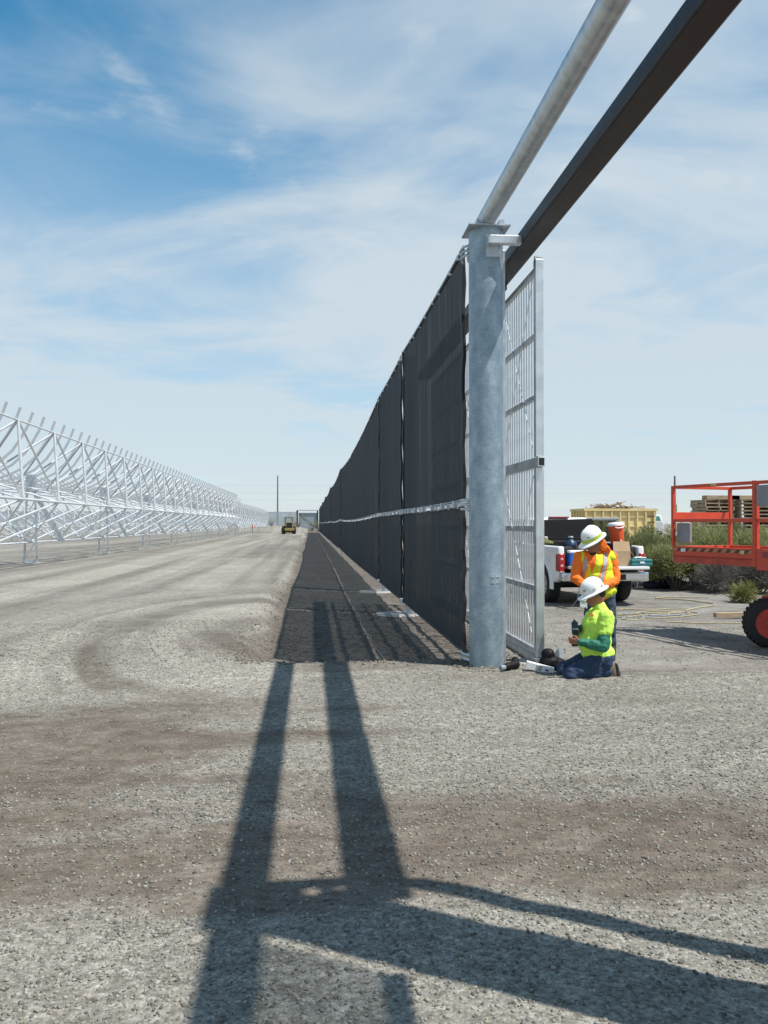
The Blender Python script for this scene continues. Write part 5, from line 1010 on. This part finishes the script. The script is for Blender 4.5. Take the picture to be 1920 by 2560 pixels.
# ------------------------------------------------------------------ desert shrubs
def leaf_mat(name, trans=.25):
    m, nt, b = nodes(name); at = nt.nodes.new('ShaderNodeAttribute'); at.attribute_name = 'tone'; nt.links.new(at.outputs['Color'], b.inputs['Base Color']); b.inputs['Roughness'].default_value = .75
    tl = nt.nodes.new('ShaderNodeBsdfTranslucent'); nt.links.new(at.outputs['Color'], tl.inputs[0]); mx = nt.nodes.new('ShaderNodeMixShader'); mx.inputs[0].default_value = trans; nt.links.new(b.outputs[0], mx.inputs[1]); nt.links.new(tl.outputs[0], mx.inputs[2]); nt.links.new(mx.outputs[0], nt.nodes['Material Output'].inputs[0]); return m
LEAF = leaf_mat('shrub_leaf', .38); TWIG = mat('shrub_twig', (.14, .115, .09), .9); DEAD = leaf_mat('dead_twig', .05)
def shrub(loc, h, r, n, cA, cB, label, name='desert_shrub', seed=0, dead=False, group=None):
    rs = np.random.default_rng(seed + 100); t = thing(name, label, 'shrub', (loc[0], loc[1], loc[2] if len(loc) > 2 else float(gh(loc[0], loc[1]))), group=group)
    nc = max(6, int(16 * r)); ca = rs.uniform(0, 2 * PI, nc); cr = r * .78 * np.sqrt(rs.random(nc)); cz = h * (1 - .55 * (cr / r) ** 1.6) * rs.uniform(.55, .95, nc); cs = rs.uniform(.2, .38, nc) * r + .08; cx, cy = cr * np.cos(ca), cr * np.sin(ca)
    st = MB()
    for k in range(nc): st.tube([(cx[k] * .12, cy[k] * .12, 0), (cx[k] * .45, cy[k] * .45, cz[k] * .45), (cx[k] * .9, cy[k] * .9, cz[k] * .85)], .022, 5, .007)
    st.build('stems', TWIG, t, fix=False)
    k = rs.integers(0, nc, n); g = rs.normal(size=(n, 3)); g /= np.linalg.norm(g, axis=1)[:, None]; rad = rs.random(n) ** .5
    P = np.stack([cx[k], cy[k], cz[k]], -1) + g * (cs[k] * rad)[:, None] * np.array([1, 1, 1.15]); P[:, 2] = np.maximum(P[:, 2], .04 * h)
    D = np.stack([cx[k], cy[k], np.full(n, h * .9)], -1) / max(h, r) * .7 + g * .75 + rs.normal(size=(n, 3)) * .35; D /= np.linalg.norm(D, axis=1)[:, None]
    ln = rs.uniform(.06, .16, n) * (1.7 if dead else 1); wd = rs.uniform(.006, .014, n) * (.55 if dead else 1); sd = np.cross(D, rs.normal(size=(n, 3))); sd /= np.linalg.norm(sd, axis=1)[:, None]
    A = P - sd * wd[:, None]; B = P + sd * wd[:, None]; C = P + D * ln[:, None] + sd * wd[:, None] * .5; E = P + D * ln[:, None] - sd * wd[:, None] * .5
    v = np.stack([A, B, C, E], 1).reshape(-1, 3); me = bpy.data.meshes.new('crown'); me.vertices.add(len(v)); me.vertices.foreach_set('co', v.ravel()); me.loops.add(n * 4); me.loops.foreach_set('vertex_index', np.arange(n * 4, dtype=np.int32)); me.polygons.add(n); me.polygons.foreach_set('loop_start', np.arange(0, n * 4, 4, dtype=np.int32)); me.polygons.foreach_set('loop_total', np.full(n, 4, np.int32)); me.update(calc_edges=True)
    u = np.clip(rs.random(n) * .55 + .45 * rs.random(nc)[k], 0, 1)[:, None]; col = np.array(cA)[None] * (1 - u) + np.array(cB)[None] * u; col = np.concatenate([col, np.ones((n, 1))], 1)
    at = me.color_attributes.new('tone', 'FLOAT_COLOR', 'POINT'); at.data.foreach_set('color', np.repeat(col, 4, 0).ravel().astype(np.float32)); me.materials.append(DEAD if dead else LEAF); o = bpy.data.objects.new('crown', me); COL.objects.link(o); o.parent = t
    return t
def shrubs():
    G1, G2 = (.15, .17, .06), (.42, .41, .19); G3, G4 = (.13, .155, .06), (.34, .35, .15); D1, D2 = (.10, .09, .075), (.2, .185, .16)
    L = [((8.75, 22.9), 1.75, .95, 'tall green shrub directly right of the white pickup truck'), ((9.7, 21.6), 1.25, .85, 'low green shrub in front of the tall one beside the truck'), ((9.9, 23.6), 1.75, 1.05, 'rounded green shrub seen left of the lift railing'), ((10.75, 21.8), 1.45, .9, 'bushy green shrub under the left end of the lift platform'),
         ((11.1, 23.4), 1.85, 1.05, 'largest green shrub seen through the lift railing'), ((12.0, 22.2), 1.6, 1.0, 'green shrub under the middle of the lift platform'), ((12.5, 24.0), 1.7, 1.0, 'green shrub standing before the pallet stacks'), ((13.3, 22.6), 1.55, 1.0, 'green shrub at the right edge behind the lift'), ((13.9, 24.8), 1.6, 1.0, 'shrub farthest right behind the lift platform')]
    for i, (p, h, r, lab) in enumerate(L): shrub(p, h * .94, r, 14000, G1 if i % 2 else G3, G2 if i % 3 else G4, lab, seed=i, group='green shrubs beyond the yard')
    for i, (p, h, r, lab) in enumerate((((10.3, 20.6), .6, .75, 'grey dead brush under the left part of the lift deck'), ((11.3, 20.3), .75, .8, 'tangled grey dead brush below the lift deck'), ((12.2, 20.0), .8, .8, 'grey dead brush behind the lift wheel'))): shrub(p, h, r, 4200, D1, D2, lab, 'dead_brush', 40 + i, True, 'dead brush along the yard edge')
    shrub((9.7, 17.9), .3, .42, 1000, (.12, .13, .03), (.25, .24, .09), 'small yellow-green sprig on the dirt before the lift wheel', 'small_shrub', 60)
    for i, (x, y, h, r) in enumerate(((-3.2, 219, 3.4, 2.6), (-6.0, 220, 2.6, 2.0), (-10.2, 222, 2.2, 1.8), (-13.5, 221, 2.0, 2.0), (.3, 214, 3.0, 2.2), (2.2, 212, 3.4, 1.8))):
        o = shrub((x, y), h, r, 1500, G3, G4, 'distant dark shrub before the far screen fence, %s from the left' % ORD[[3, 2, 1, 0, 4, 5][i]], 'far_shrub', 70 + i, False, 'far shrubs'); o.children[1].scale = (1, 1, 1)
shrubs()
